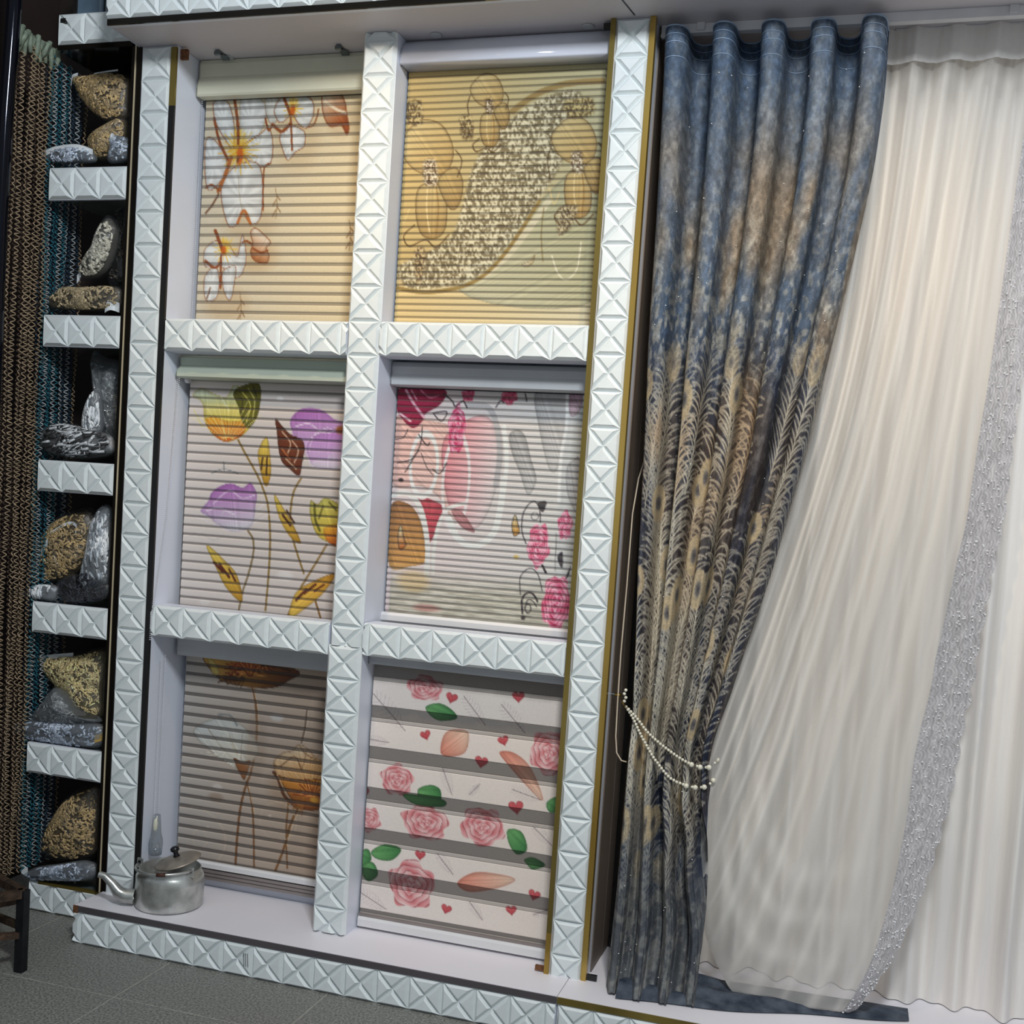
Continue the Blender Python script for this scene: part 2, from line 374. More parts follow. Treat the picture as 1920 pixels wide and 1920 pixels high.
MB().box(1.484, 1.508, .275, .300, PT + .002, PT + .03).build('rod_foot', M['black'], pr)

def beam(label, x0, x1, z0, first):
    t = thing('display_beam', label, 'beam', ((x0 + x1) / 2, .08, z0), 'relief beams between the blinds')
    MB().box(x0, x1, .0, .075, z0, z0 + .098).build('core', M['board'], t)
    row_tiles(t, x0, x1, z0, .097, first)
    return t
beam('upper left relief beam under the white and amber orchid blind', .007, .626, 1.860, .004)
beam('upper right relief beam under the golden shimmering blind', .733, 1.356, 1.862, .751)
beam('lower left relief beam under the yellow and purple tulip blind', .007, .622, .968, .018)
beam('lower right relief beam under the pink rings and roses blind', .735, 1.356, .977, .750)

def plinth(label, x0, x1, first, trimmat):
    t = thing('plinth', label, 'plinth', ((x0 + x1) / 2, .0, 0), 'plinth sections along the floor')
    MB().box(x0, x1, -.138, .40, .0, .108).build('base', M['board'], t)
    MB().box(x0, x1, -.142, .40, .108, .120).build('top_board', M['shelftop'], t)
    MB().box(x0, x1, -.146, -.142, .101, .119).build('front_trim', M[trimmat], t)
    row_tiles(t, x0 + .003, x1 - .0015, .001, .099, first, -.139)
    return t
p1 = plinth('long white plinth under the blinds, aluminium kettle standing on it', -.128, 1.4325, -.10, 'plinthtrim')
MB().box(-.130, -.112, -.1462, -.10, .097, .1195).build('chipped_corner', M['chip'], p1)
MB().box(-.1295, -.128, -.139, -.05, .0, .10).build('chipped_end', M['chip'], p1)
p2 = plinth('right white plinth section with brass edge under the curtains', 1.4345, 3.40, 1.436, 'olive')

fa = thing('fascia', 'long white relief fascia overhanging the blinds at the top', 'fascia', (1.2, -.14, 2.78))
MB().box(-.128, 3.40, -.158, -.140, 2.781, 3.25).build('board', M['board'], fa)
MB().box(-.128, 1.05, -.163, -.158, 2.779, 2.797).build('edge_trim', M['bronze'], fa)
MB().box(1.05, 3.40, -.163, -.158, 2.779, 2.797).build('edge_trim', M['olive'], fa)
row_tiles(fa, -.127, 3.39, 2.797, .1, -.15, -.158, .0975)
row_tiles(fa, -.127, 3.39, 2.897, .1, -.15, -.158, .0975)
MB().box(-.13, -.128, -.158, .33, 2.781, 3.25).build('end_panel', M['board'], fa)

# open shelves at the left
lf = thing('fascia', 'short chipped relief panel above the top shelf at the left', 'fascia', (-.30, 0, 2.80))
MB().box(-.43, -.13, .0, .30, 2.802, 2.895).build('core', M['board'], lf)
row_tiles(lf, -.43, -.131, 2.802, .0945, -.43, -.001, .098)
MB().box(-.43, -.13, -.004, .30, 2.786, 2.802).build('edge_trim', M['bronze'], lf)
MB().box(-.416, -.396, -.013, -.004, 2.866, 2.88).build('chip', M['black'], lf)
ORD = ['top', 'second', 'third', 'fourth', 'fifth']
for i, zt in enumerate((2.4235, 1.9625, 1.499, 1.0375, .5725)):
    t = thing('shelf', '%s shelf from the top with a three tile relief front' % ORD[i], 'shelf', (-.30, .1, zt - .1), 'relief fronted shelves at the left')
    MB().box(-.444, -.156, .0, .30, zt - .082, zt - .004).build('shelf_board', M['glassshelf'], t)
    MB().box(-.444, -.156, .0, .012, zt - .1, zt).build('front_board', M['board'], t)
    row_tiles(t, -.444, -.156, zt - .099, .0985, -.444, -.0, .096)
t = thing('shelf', 'bottom relief base of the shelves standing on the floor', 'shelf', (-.30, .1, 0), 'relief fronted shelves at the left')
MB().box(-.440, -.131, .032, .30, .0, .100).build('base', M['glassshelf'], t)
row_tiles(t, -.44, -.131, .001, .099, -.442, .031, .1)
MB().box(-.40, -.131, .022, .032, .094, .104).build('edge_trim', M['olive'], t)

# ------------------------------------------------------------------ print painter (colours of the cloth only)
def noise2(h, w, gy, gx, seed, octaves=1):
    out = np.zeros((h, w)); amp = 1; tot = 0; r = np.random.RandomState(seed)
    for o in range(octaves):
        a, b = int(gy * 2 ** o) + 3, int(gx * 2 ** o) + 3
        g = r.rand(a, b)
        y = np.linspace(0, a - 2.001, h); x = np.linspace(0, b - 2.001, w)
        yi = y.astype(int); xi = x.astype(int); fy = (y - yi); fx = (x - xi)
        fy = (fy * fy * (3 - 2 * fy))[:, None]; fx = (fx * fx * (3 - 2 * fx))[None, :]
        G = lambda p, q: g[(yi + p)[:, None], (xi + q)[None, :]]
        out += amp * ((G(0, 0) * (1 - fx) + G(0, 1) * fx) * (1 - fy) + (G(1, 0) * (1 - fx) + G(1, 1) * fx) * fy)
        tot += amp; amp *= .55
    return out / tot
def spline(P, closed, n=6):
    P = np.array(P, float); m = len(P)
    if m < 3: return P
    out = []
    for i in range(m if closed else m - 1):
        p0, p1, p2, p3 = [P[(i + k) % m] if closed else P[min(max(i + k, 0), m - 1)] for k in (-1, 0, 1, 2)]
        for j in range(n):
            t = j / n
            out.append(.5 * ((2 * p1) + (-p0 + p2) * t + (2 * p0 - 5 * p1 + 4 * p2 - p3) * t * t + (-p0 + 3 * p1 - 3 * p2 + p3) * t ** 3))
    if not closed: out.append(P[-1])
    return np.array(out)
class Canvas:
    PPM = .62                                   # canvas pixels per millimetre
    def __init__(s, wmm, hmm): s.W = int(wmm * s.PPM) + 2; s.H = int(hmm * s.PPM) + 2; s.a = np.zeros((s.H, s.W, 3))
    def win(s, x0, y0, x1, y1):
        x0, x1 = max(0, int(x0)), min(s.W, int(x1) + 2); y0, y1 = max(0, int(y0)), min(s.H, int(y1) + 2)
        if x1 <= x0 or y1 <= y0: return None
        yy, xx = np.mgrid[y0:y1, x0:x1].astype(float); return (slice(y0, y1), slice(x0, x1)), xx, yy
    def dist(s, xx, yy, P, closed):
        d = np.full(xx.shape, 1e9); n = len(P)
        for i in range(n if closed else n - 1):
            ax, ay = P[i]; bx, by = P[(i + 1) % n]; dx, dy = bx - ax, by - ay; L = dx * dx + dy * dy + 1e-9
            t = np.clip(((xx - ax) * dx + (yy - ay) * dy) / L, 0, 1)
            np.minimum(d, (xx - ax - t * dx) ** 2 + (yy - ay - t * dy) ** 2, out=d)
        return np.sqrt(d)
    def inside(s, xx, yy, P):
        c = np.zeros(xx.shape, bool); n = len(P)
        for i in range(n):
            ax, ay = P[i]; bx, by = P[(i + 1) % n]
            if ay == by: continue
            c ^= ((ay > yy) != (by > yy)) & (xx < (bx - ax) * (yy - ay) / (by - ay) + ax)
        return c
    def mix(s, sl, col, al): s.a[sl] = s.a[sl] * (1 - al[..., None]) + np.asarray(col, float) * al[..., None]
    def pts(s, flat, closed): return spline(np.array(flat, float).reshape(-1, 2) * s.PPM, closed)
    def poly(s, flat, c1, c2=None, axis=None, edge=None, ew=0, alpha=1.):
        P = s.pts(flat, True); w = s.win(P[:, 0].min() - 4, P[:, 1].min() - 4, P[:, 0].max() + 4, P[:, 1].max() + 4)
        if w is None: return
        sl, xx, yy = w; d = s.dist(xx, yy, P, True); ins = s.inside(xx, yy, P); sd = np.where(ins, d, -d)
        al = np.clip(sd + .5, 0, 1) * alpha; col = np.ones(xx.shape + (3,)) * np.array(c1, float)
        if c2 is not None:
            a = np.array(axis, float) * s.PPM; v = a[2:] - a[:2]; t = np.clip(((xx - a[0]) * v[0] + (yy - a[1]) * v[1]) / (v @ v + 1e-6), 0, 1)[..., None]
            col = np.array(c1, float) * (1 - t) + np.array(c2, float) * t
            wv = ((xx - a[0]) * v[1] - (yy - a[1]) * v[0]) / (np.hypot(*v) + 1e-6)
            col = col * (1 + .06 * np.sin(wv * .75 + 2.2 * np.sin(wv * .21 + .6) + 2 * t[..., 0]) * (.4 + .6 * np.sin(wv * .13 + 1)))[..., None]
            col = col * (1 - .22 * np.exp(-np.clip(sd, 0, None) / 3.)[..., None])
        else:
            m0 = P.mean(0); th = np.arctan2(yy - m0[1], xx - m0[0])
            col = col * (1 - .05 * (1 + np.sin(th * 11 + 2 * np.sin(th * 3))) * np.clip(np.hypot(xx - m0[0], yy - m0[1]) / 22, 0, 1))[..., None]
            col = col * (1 - .16 * np.exp(-np.clip(sd, 0, None) / 5.)[..., None])
        s.mix(sl, col, al)
        if edge is not None and ew: s.mix(sl, edge, np.clip(ew * s.PPM / 2 + .5 - np.abs(sd), 0, 1))
    def stroke(s, flat, w, c, alpha=1.):
        P = s.pts(flat, False); r = w * s.PPM / 2
        g = s.win(P[:, 0].min() - r - 2, P[:, 1].min() - r - 2, P[:, 0].max() + r + 2, P[:, 1].max() + r + 2)
        if g is None: return
        sl, xx, yy = g; s.mix(sl, c, np.clip(r + .5 - s.dist(xx, yy, P, False), 0, 1) * alpha)
    def blob(s, c, rx, ry, col, alpha):
        cx, cy, rx, ry = c[0] * s.PPM, c[1] * s.PPM, rx * s.PPM, ry * s.PPM
        g = s.win(cx - rx, cy - ry, cx + rx, cy + ry)
        if g is None: return
        sl, xx, yy = g; r = np.sqrt(((xx - cx) / rx) ** 2 + ((yy - cy) / ry) ** 2); s.mix(sl, col, np.clip((1 - r) * 2.2, 0, 1) * alpha)
    def ring(s, c, rx, ry, w, col):
        cx, cy, rx, ry = c[0] * s.PPM, c[1] * s.PPM, rx * s.PPM, ry * s.PPM; g = s.win(cx - rx - w, cy - ry - w, cx + rx + w, cy + ry + w)
        if g is None: return
        sl, xx, yy = g; r = np.sqrt(((xx - cx) / rx) ** 2 + ((yy - cy) / ry) ** 2); s.mix(sl, col, np.clip(w * s.PPM / 2 + .5 - np.abs(r - 1) * min(rx, ry), 0, 1))
    def rose(s, c, rx, ry, c1, c2, seed, n):
        cx, cy, rx, ry = c[0] * s.PPM, c[1] * s.PPM, rx * s.PPM, ry * s.PPM
        g = s.win(cx - rx * 1.2, cy - ry * 1.2, cx + rx * 1.2, cy + ry * 1.2)
        if g is None: return
        sl, xx, yy = g; u = (xx - cx) / rx; v = (yy - cy) / ry; r = np.sqrt(u * u + v * v); th = np.arctan2(v, u) + seed * 1.7
        edge = 1 + .09 * np.sin(5 * th + seed) + .05 * np.sin(9 * th)
        sp = r * n - th / (2 * np.pi) + .22 * np.sin(3 * th + seed) + .12 * np.sin(7 * th + r * 5)
        fr = sp - np.floor(sp); shade = np.clip(1.25 * fr, 0, 1); k = np.clip(.15 + .6 * shade + .25 * np.sin(4 * th + 6 * r + seed), 0, 1)[..., None]
        col = np.array(c1, float) * (1 - k) + np.array(c2, float) * k; col *= (1 - .35 * np.exp(-(fr / .10) ** 2))[..., None]
        s.mix(sl, col, np.clip((edge - r) * min(rx, ry) * .8, 0, 1))
    def speckle(s, flat, c1, c2, size):
        P = s.pts(flat, True); w = s.win(P[:, 0].min(), P[:, 1].min(), P[:, 0].max(), P[:, 1].max())
        if w is None: return
        sl, xx, yy = w; al = s.inside(xx, yy, P) * np.clip(s.dist(xx, yy, P, True) / 6., 0, 1)
        h, ww = xx.shape; n = noise2(h, ww, h / (3.4 * size + 1), ww / (2.6 * size + .8), 5 + int(flat[0]) % 50, 2)
        k = np.clip((n - .42) * 5, 0, 1)[..., None]
        s.mix(sl, np.array(c2, float) * (1 - k) + np.array(c1, float) * k, al * .85)
    def water(s, bx, c1, c2):
        w = s.win(bx[0] * s.PPM, bx[1] * s.PPM, bx[2] * s.PPM, bx[3] * s.PPM)
        if w is None: return
        sl, xx, yy = w; h, ww = xx.shape; n = noise2(h, ww, h / 3.5, ww / 26., 9, 2); k = np.clip((n - .35) * 3, 0, 1)[..., None]
        s.mix(sl, np.array(c1, float) * k + np.array(c2, float) * (1 - k), np.clip((yy - yy.min()) / (h * .5), 0, 1) * .85)
    def heart(s, c, sz, ang, col):
        t = np.linspace(0, 2 * np.pi, 26)[:-1]; x = 16 * np.sin(t) ** 3 / 16; y = -(13 * np.cos(t) - 5 * np.cos(2 * t) - 2 * np.cos(3 * t) - np.cos(4 * t)) / 16
        ca, sa = math.cos(ang), math.sin(ang); X = c[0] + sz * .9 * (x * ca - y * sa); Y = c[1] + sz * .9 * (x * sa + y * ca)
        s.poly(np.stack([X, Y], 1).ravel(), col, (232, 116, 118), [c[0], c[1] + sz, c[0] - sz * .4, c[1] - sz])
    def feather(s, ab, col):
        a = np.array(ab[:2], float); b = np.array(ab[2:], float); d = b - a; L = np.hypot(*d); n = np.array([-d[1], d[0]]) / (L + 1e-6); u = d / (L + 1e-6)
        s.stroke(list(a) + list(b), 1.6, (96, 80, 84))
        for k in range(9):
            p = a + d * (.12 + .1 * k)
            for sg in (-1, 1):
                e = p + n * sg * L * .22 * math.sin(.5 + k * .27) - u * L * .12; s.stroke(list(p) + list((p + e) / 2 + n * sg * 2) + list(e), 1.3, col, .7)
    def run(s, spec):
        for q in spec:
            t = q[0]
            if t == 'bg':
                g = np.linspace(0, 1, s.W)[None, :, None]; s.a[:] = np.array(q[1], float) * (1 - g) + np.array(q[2], float) * g
            elif t == 'p': s.poly(q[1], q[2], None, None, q[3], q[4])
            elif t == 'g': s.poly(q[1], q[2], q[3], q[4], q[5], q[6])
            elif t == 's': s.stroke(q[1], q[2], q[3])
            elif t == 'e': s.blob(q[1], q[2], q[3], q[4], q[5])
            elif t == 'k': s.speckle(q[1], q[2], q[3], q[4])
            elif t == 'r': s.rose(*q[1:])
            elif t == 'o': s.ring(*q[1:])
            elif t == 'w': s.water(*q[1:])
            elif t == 'h': s.heart(*q[1:])
            elif t == 'f': s.feather(*q[1:])
        return s
    def sample(s, x, y):
        x = np.clip(x * s.PPM, 0, s.W - 1.01); y = np.clip(y * s.PPM, 0, s.H - 1.01); xi = x.astype(int); yi = y.astype(int); fx = (x - xi)[..., None]; fy = (y - yi)[..., None]
        A = s.a
        return (A[yi, xi] * (1 - fx) + A[yi, xi + 1] * fx) * (1 - fy) + (A[yi + 1, xi] * (1 - fx) + A[yi + 1, xi + 1] * fx) * fy

PRINTS = {
'1': [['bg',(208,196,172),(220,202,164)],
 ['e',[331,117],99,132,(196,172,134),0.5],
 ['e',[180,384],115,66,(192,168,132),0.5],
 ['e',[204,483],99,66,(190,160,118),0.55],
 ['e',[108,634],99,66,(190,162,122),0.5],
 ['e',[474,73],66,66,(192,166,128),0.5],
 ['p',[25,9,47,-2,82,11,106,86,104,151,79,126,38,67],(232,232,228),(140,72,28),2.5],
 ['p',[128,-12,195,0,216,48,197,105,156,144,131,136,123,53],(232,232,228),(170,150,120),2.0],
 ['p',[213,-9,250,-4,268,34,246,77,227,70,212,32],(222,220,212),(140,110,80),2.0],
 ['p',[137,144,201,105,228,89,244,139,240,196,207,206,159,186],(232,232,228),(140,72,28),2.5],
 ['p',[85,234,122,201,187,194,212,236,218,335,207,376,180,384,149,350,132,383,104,391,78,333,69,275],(232,232,228),(140,72,28),2.6],
 ['p',[8,116,41,125,83,184,76,233,40,274,16,266,4,182],(232,232,228),(140,72,28),2.5],
 ['s',[127,234,137,301,149,347],2.0,(180,165,140)],
 ['e',[124,144],39,66,(232,184,40),0.45],
 ['s',[132,155,202,157],2.5,(226,180,40)],
 ['s',[132,157,191,176],3.6,(226,180,40)],
 ['s',[132,158,175,188],2.5,(226,180,40)],
 ['s',[130,160,174,212],3.6,(226,180,40)],
 ['s',[129,161,153,213],2.5,(226,180,40)],
 ['s',[127,161,137,231],3.6,(226,180,40)],
 ['s',[126,161,116,220],2.5,(226,180,40)],
 ['s',[124,160,101,204],3.6,(226,180,40)],
 ['s',[123,159,77,202],2.5,(226,180,40)],
 ['s',[122,158,72,181],3.6,(226,180,40)],
 ['s',[121,156,52,165],2.5,(226,180,40)],
 ['s',[121,154,60,144],3.6,(226,180,40)],
 ['s',[121,153,74,129],2.5,(226,180,40)],
 ['s',[122,151,72,105],3.6,(226,180,40)],
 ['s',[124,150,93,101],2.5,(226,180,40)],
 ['s',[125,150,106,81],3.6,(226,180,40)],
 ['s',[127,150,128,89],2.5,(226,180,40)],
 ['s',[128,150,144,103],3.6,(226,180,40)],
 ['s',[130,151,168,101],2.5,(226,180,40)],
 ['s',[131,152,175,122],3.6,(226,180,40)],
 ['s',[132,154,198,135],2.5,(226,180,40)],
 ['s',[132,155,193,157],3.6,(226,180,40)],
 ['s',[131,162,167,176],1.8,(206,140,30)],
 ['s',[130,163,153,189],2.6,(206,140,30)],
 ['s',[128,164,137,192],1.8,(206,140,30)],
 ['s',[126,164,120,200],2.6,(206,140,30)],
 ['s',[125,163,106,186],1.8,(206,140,30)],
 ['s',[124,161,89,175],2.6,(206,140,30)],
 ['s',[123,160,90,155],1.8,(206,140,30)],
 ['s',[124,158,100,141],2.6,(206,140,30)],
 ['s',[125,157,106,124],1.8,(206,140,30)],
 ['s',[127,156,124,125],2.6,(206,140,30)],
 ['s',[128,157,144,122],1.8,(206,140,30)],
 ['s',[130,158,155,139],2.6,(206,140,30)],
 ['s',[131,160,158,157],1.8,(206,140,30)],
 ['s',[131,162,164,175],2.6,(206,140,30)],
 ['s',[100,-7,116,69,122,135],9.9,(140,72,28)],
 ['s',[31,54,54,125,88,184],9.1,(140,72,28)],
 ['s',[99,178,80,233,59,280],13.2,(170,100,45)],
 ['s',[12,269,35,261,63,280],6.6,(140,72,28)],
 ['s',[213,59,227,97,240,77],6.6,(140,72,28)],
 ['s',[240,197,219,211,218,269,222,343],4.9,(140,72,28)],
 ['s',[134,380,154,342,180,384],9.9,(186,110,50)],
 ['e',[130,172],14,36,(196,92,20),0.95],
 ['e',[123,185],6,13,(96,50,24),0.8],
 ['p',[269,-4,324,-11,371,10,379,54,357,93,329,79,305,51,274,74,255,66,243,33],(232,232,228),(140,72,28),2.5],
 ['p',[267,115,293,83,330,92,353,109,352,149,325,165,299,189,279,156],(232,232,228),(140,72,28),2.5],
 ['e',[308,24],21,36,(232,184,40),0.5],
 ['s',[310,34,343,35],2.1,(226,180,40)],
 ['s',[310,35,336,50],3.0,(226,180,40)],
 ['s',[309,37,323,58],2.1,(226,180,40)],
 ['s',[307,37,313,70],3.0,(226,180,40)],
 ['s',[305,37,297,63],2.1,(226,180,40)],
 ['s',[304,36,280,58],3.0,(226,180,40)],
 ['s',[303,34,275,40],2.1,(226,180,40)],
 ['s',[303,32,279,25],3.0,(226,180,40)],
 ['s',[303,31,279,8],2.1,(226,180,40)],
 ['s',[305,30,294,4],3.0,(226,180,40)],
 ['s',[306,30,308,-5],2.1,(226,180,40)],
 ['s',[308,30,323,6],3.0,(226,180,40)],
 ['s',[309,32,330,21],2.1,(226,180,40)],
 ['s',[310,34,341,35],3.0,(226,180,40)],
 ['s',[270,-10,300,51],9.9,(140,72,28)],
 ['s',[246,85,275,102,302,78],9.9,(140,72,28)],
 ['s',[302,62,312,160],6.6,(140,72,28)],
 ['e',[307,38],11,21,(196,92,20),0.95],
 ['s',[357,93,384,81,396,38],4.9,(140,72,28)],
 ['g',[406,-5,433,-12,469,-2,485,25,490,49,502,98,494,116,475,90,439,92,416,63,406,22],(236,222,198),(150,72,24),[406,-2,474,84],(140,72,28),3.3],
 ['s',[416,15,454,40,487,52],8.2,(232,212,182)],
 ['p',[19,466,58,436,107,450,138,483,153,417,170,483,160,536,132,550,82,517,26,517],(232,232,228),(140,72,28),2.1],
 ['p',[24,550,63,517,79,567,69,617,32,621],(232,232,228),(140,72,28),2.1],
 ['p',[89,533,134,516,133,566,121,622,96,592],(232,232,228),(140,72,28),2.1],
 ['e',[90,453],24,33,(232,184,40),0.5],
 ['s',[95,463,137,463],2.3,(226,180,40)],
 ['s',[94,465,128,479],3.3,(226,180,40)],
 ['s',[94,466,115,488],2.3,(226,180,40)],
 ['s',[92,467,106,502],3.3,(226,180,40)],
 ['s',[91,467,89,499],2.3,(226,180,40)],
 ['s',[89,466,70,501],3.3,(226,180,40)],
 ['s',[88,465,59,486],2.3,(226,180,40)],
 ['s',[87,464,57,470],3.3,(226,180,40)],
 ['s',[87,462,48,454],2.3,(226,180,40)],
 ['s',[88,461,59,442],3.3,(226,180,40)],
 ['s',[89,460,66,425],2.3,(226,180,40)],
 ['s',[90,459,84,425],3.3,(226,180,40)],
 ['s',[92,460,100,432],2.3,(226,180,40)],
 ['s',[93,460,118,432],3.3,(226,180,40)],
 ['s',[94,462,124,449],2.3,(226,180,40)],
 ['s',[95,463,137,463],3.3,(226,180,40)],
 ['s',[55,404,85,466],11.5,(140,72,28)],
 ['s',[80,480,84,584],7.4,(140,72,28)],
 ['s',[25,500,59,520,80,503],9.9,(140,72,28)],
 ['e',[89,466],11,19,(196,92,20),0.9],
 ['s',[17,349,39,324,60,291],6.6,(110,70,45)],
 ['s',[36,618,47,584],4.9,(120,80,50)],
 ['g',[181,412,199,397,239,425,254,442,240,458,251,483,243,506,205,500,185,475,191,442],(240,228,208),(160,88,36),[238,417,190,500],(140,72,28),2.6],
 ['s',[155,441,169,437,189,447],6.6,(140,72,28)],
 ['s',[193,460,223,473,245,466],6.6,(140,72,28)],
 ['s',[261,273,270,322,267,368],2.3,(150,120,80)],
 ['s',[266,297,280,312],4.0,(150,115,75)],
 ['s',[267,309,255,328],4.0,(150,115,75)],
 ['s',[268,329,283,348],4.0,(150,115,75)],
 ['s',[267,342,255,361],4.0,(150,115,75)],
 ['s',[519,373,528,422,525,467],2.3,(150,120,80)],
 ['s',[525,397,538,412],4.0,(150,115,75)],
 ['s',[525,409,514,428],4.0,(150,115,75)],
 ['s',[526,428,540,447],4.0,(150,115,75)],
 ['s',[525,441,514,460],4.0,(150,115,75)],
 ['s',[154,596,162,646,159,693],2.3,(150,120,80)],
 ['s',[159,621,173,636],4.0,(150,115,75)],
 ['s',[160,633,148,653],4.0,(150,115,75)],
 ['s',[161,653,175,673],4.0,(150,115,75)],
 ['s',[160,666,148,687],4.0,(150,115,75)]],
'2': [['bg',(196,168,108),(182,176,140)],
 ['g',[-16,595,593,546,608,740,-6,752],(214,186,128),(200,190,158),[-3,657,585,651],None,0.0],
 ['g',[424,381,596,266,624,650,198,632],(188,182,150),(170,166,130),[263,624,586,443],None,0.0],
 ['k',[335,132,450,73,536,88,495,263,424,381,322,532,229,609,46,633,-1,563,90,516,169,455,222,257],(222,212,180),(110,96,66),1],
 ['s',[453,379,354,517,270,593],19.8,(206,196,164)],
 ['s',[427,378,330,529,238,609,106,638,3,626],11.5,(146,120,64)],
 ['s',[587,49,479,53,395,79,329,122],18.1,(150,124,72)],
 ['g',[-11,193,44,141,112,154,153,221,144,281,102,300,40,284,-3,240],(204,182,128),(184,152,92),[12,163,121,289],(110,80,34),2.3],
 ['g',[54,334,104,322,139,359,145,449,114,482,69,467,48,401],(198,174,118),(172,140,82),[90,319,100,473],(104,76,32),2.6],
 ['g',[113,316,161,277,190,320,184,381,155,396],(190,164,106),(166,134,78),[121,289,178,381],(104,76,32),2.3],
 ['s',[80,328,82,396,96,465],4.1,(226,202,146)],
 ['s',[108,331,119,396,117,470],3.3,(150,112,52)],
 ['s',[-14,239,-24,286,-10,348],3.3,(84,60,26)],
 ['s',[47,442,15,473,34,504,84,485,119,507,157,470],4.1,(92,66,28)],
 ['s',[-11,379,9,434,27,395],3.3,(214,190,130)],
 ['s',[161,228,183,259,172,305],3.3,(90,64,30)],
 ['k',[62,254,102,251,116,304,108,334,70,331,58,293],(238,226,200),(84,58,30),0.6],
 ['g',[197,46,231,15,271,23,296,64,291,101,266,112,229,101,202,74],(204,182,128),(184,152,92),[211,28,277,105],(110,80,34),2.3],
 ['g',[237,131,267,125,288,148,292,202,273,222,246,212,233,172],(198,174,118),(172,140,82),[258,123,265,216],(104,76,32),2.6],
 ['g',[272,121,301,98,319,125,315,162,298,171],(190,164,106),(166,134,78),[277,105,311,162],(104,76,32),2.3],
 ['s',[253,128,253,169,262,212],2.6,(226,202,146)],
 ['s',[269,131,276,170,275,215],3.3,(150,112,52)],
 ['s',[196,74,190,102,199,140],3.3,(84,60,26)],
 ['s',[233,197,214,215,226,234,255,224,276,237,299,215],4.1,(92,66,28)],
 ['s',[198,158,210,192,221,168],3.3,(214,190,130)],
 ['s',[301,69,314,88,308,115],3.3,(90,64,30)],
 ['k',[241,83,266,82,274,114,269,132,247,130,239,107],(238,226,200),(84,58,30),0.6],
 ['g',[452,190,496,147,549,157,582,212,575,262,542,277,494,264,459,228],(204,182,128),(184,152,92),[470,165,557,268],(110,80,34),2.3],
 ['g',[504,304,544,295,572,326,578,399,553,426,518,413,500,360],(198,174,118),(172,140,82),[533,292,542,418],(104,76,32),2.6],
 ['g',[551,290,588,258,612,294,608,344,585,356],(190,164,106),(166,134,78),[557,268,602,344],(104,76,32),2.3],
 ['s',[525,300,527,355,539,412],3.5,(226,202,146)],
 ['s',[547,303,556,356,555,416],3.3,(150,112,52)],
 ['s',[451,227,443,265,455,316],3.3,(84,60,26)],
 ['s',[500,393,475,418,491,443,529,428,557,446,587,416],4.1,(92,66,28)],
 ['s',[454,341,470,386,484,355],3.3,(214,190,130)],
 ['s',[588,218,605,244,598,281],3.3,(90,64,30)],
 ['k',[510,239,542,237,553,280,547,305,518,302,507,272],(238,226,200),(84,58,30),0.6],
 ['k',[-15,90,44,77,57,146,24,160,-12,136],(206,184,130),(80,60,30),0.8],
 ['k',[164,134,205,128,218,196,177,198],(206,184,130),(80,60,30),0.8],
 ['k',[47,516,89,509,86,594,62,618],(214,190,140),(84,62,34),0.7],
 ['k',[481,397,543,390,532,450,487,479],(206,190,150),(84,66,40),0.7],
 ['k',[475,100,560,89,571,140,502,153],(200,180,120),(90,70,34),0.8],
 ['s',[475,532,496,580,522,598,551,569,558,494],4.0,(222,214,186)],
 ['s',[441,397,439,472,449,547],3.3,(130,112,66)],
 ['g',[386,557,412,544,424,529,420,550,405,562],(236,228,204),(180,160,110),[388,547,421,562],(120,100,60),1.6]],
'3': [['bg',(218,208,202),(208,196,190)],
 ['s',[183,183,210,224,251,281,283,338,301,387,313,471,316,572,311,716],6.6,(140,112,56)],
 ['s',[411,292,389,332,381,382,383,449,406,514,438,587],6.6,(140,112,56)],
 ['s',[234,468,254,495,257,542,242,612,226,664,216,725],6.6,(132,112,76)],
 ['s',[511,493,473,560,423,648,387,735],6.6,(140,108,50)],
 ['s',[479,660,505,724],6.6,(130,90,40)],
 ['g',[11,49,47,70,60,129,92,170,141,190,188,174,224,139,249,88,249,8,208,31,160,11,133,50,84,40,41,25],(208,214,186),(226,198,66),[122,25,138,143],(190,160,60),1.6],
 ['g',[60,129,88,111,147,126,208,123,197,166,141,190,96,172],(232,176,50),(216,106,32),[136,109,140,180],None,0.0],
 ['p',[175,17,248,5,251,91,224,139,195,127,175,74,157,41],(112,106,28),None,0.0],
 ['s',[189,32,220,72,208,123],4.1,(208,196,96)],
 ['s',[210,22,234,58,230,114],4.1,(200,190,110)],
 ['s',[161,32,191,60,187,99],4.1,(70,66,20)],
 ['s',[226,12,241,46],4.9,(60,58,22)],
 ['s',[145,92,114,51],3.3,(236,236,200)],
 ['s',[141,185,118,127],3.3,(246,206,120)],
 ['s',[51,146,19,97],3.3,(220,210,130)],
 ['g',[363,113,389,82,425,73,471,79,509,102,552,125,557,207,498,213,433,205,395,185,371,146],(170,104,178),(214,192,218),[444,77,470,211],(190,150,196),1.6],
 ['g',[423,184,466,149,553,135,559,243,458,255,431,223],(180,120,190),(222,208,224),[485,148,491,250],(230,214,232),2.5],
 ['s',[383,132,428,122,485,148,547,125],4.1,(228,206,230)],
 ['s',[433,205,449,154,493,131],3.3,(226,204,228)],
 ['s',[446,238,342,154],1.8,(196,142,204)],
 ['s',[449,236,371,156],2.6,(196,142,204)],
 ['s',[453,233,398,162],1.8,(196,142,204)],
 ['s',[456,231,397,129],2.6,(196,142,204)],
 ['s',[460,230,422,140],1.8,(196,142,204)],
 ['s',[464,228,431,107],2.6,(196,142,204)],
 ['s',[469,228,454,123],1.8,(196,142,204)],
 ['s',[473,227,472,142],2.6,(196,142,204)],
 ['s',[477,228,491,113],1.8,(196,142,204)],
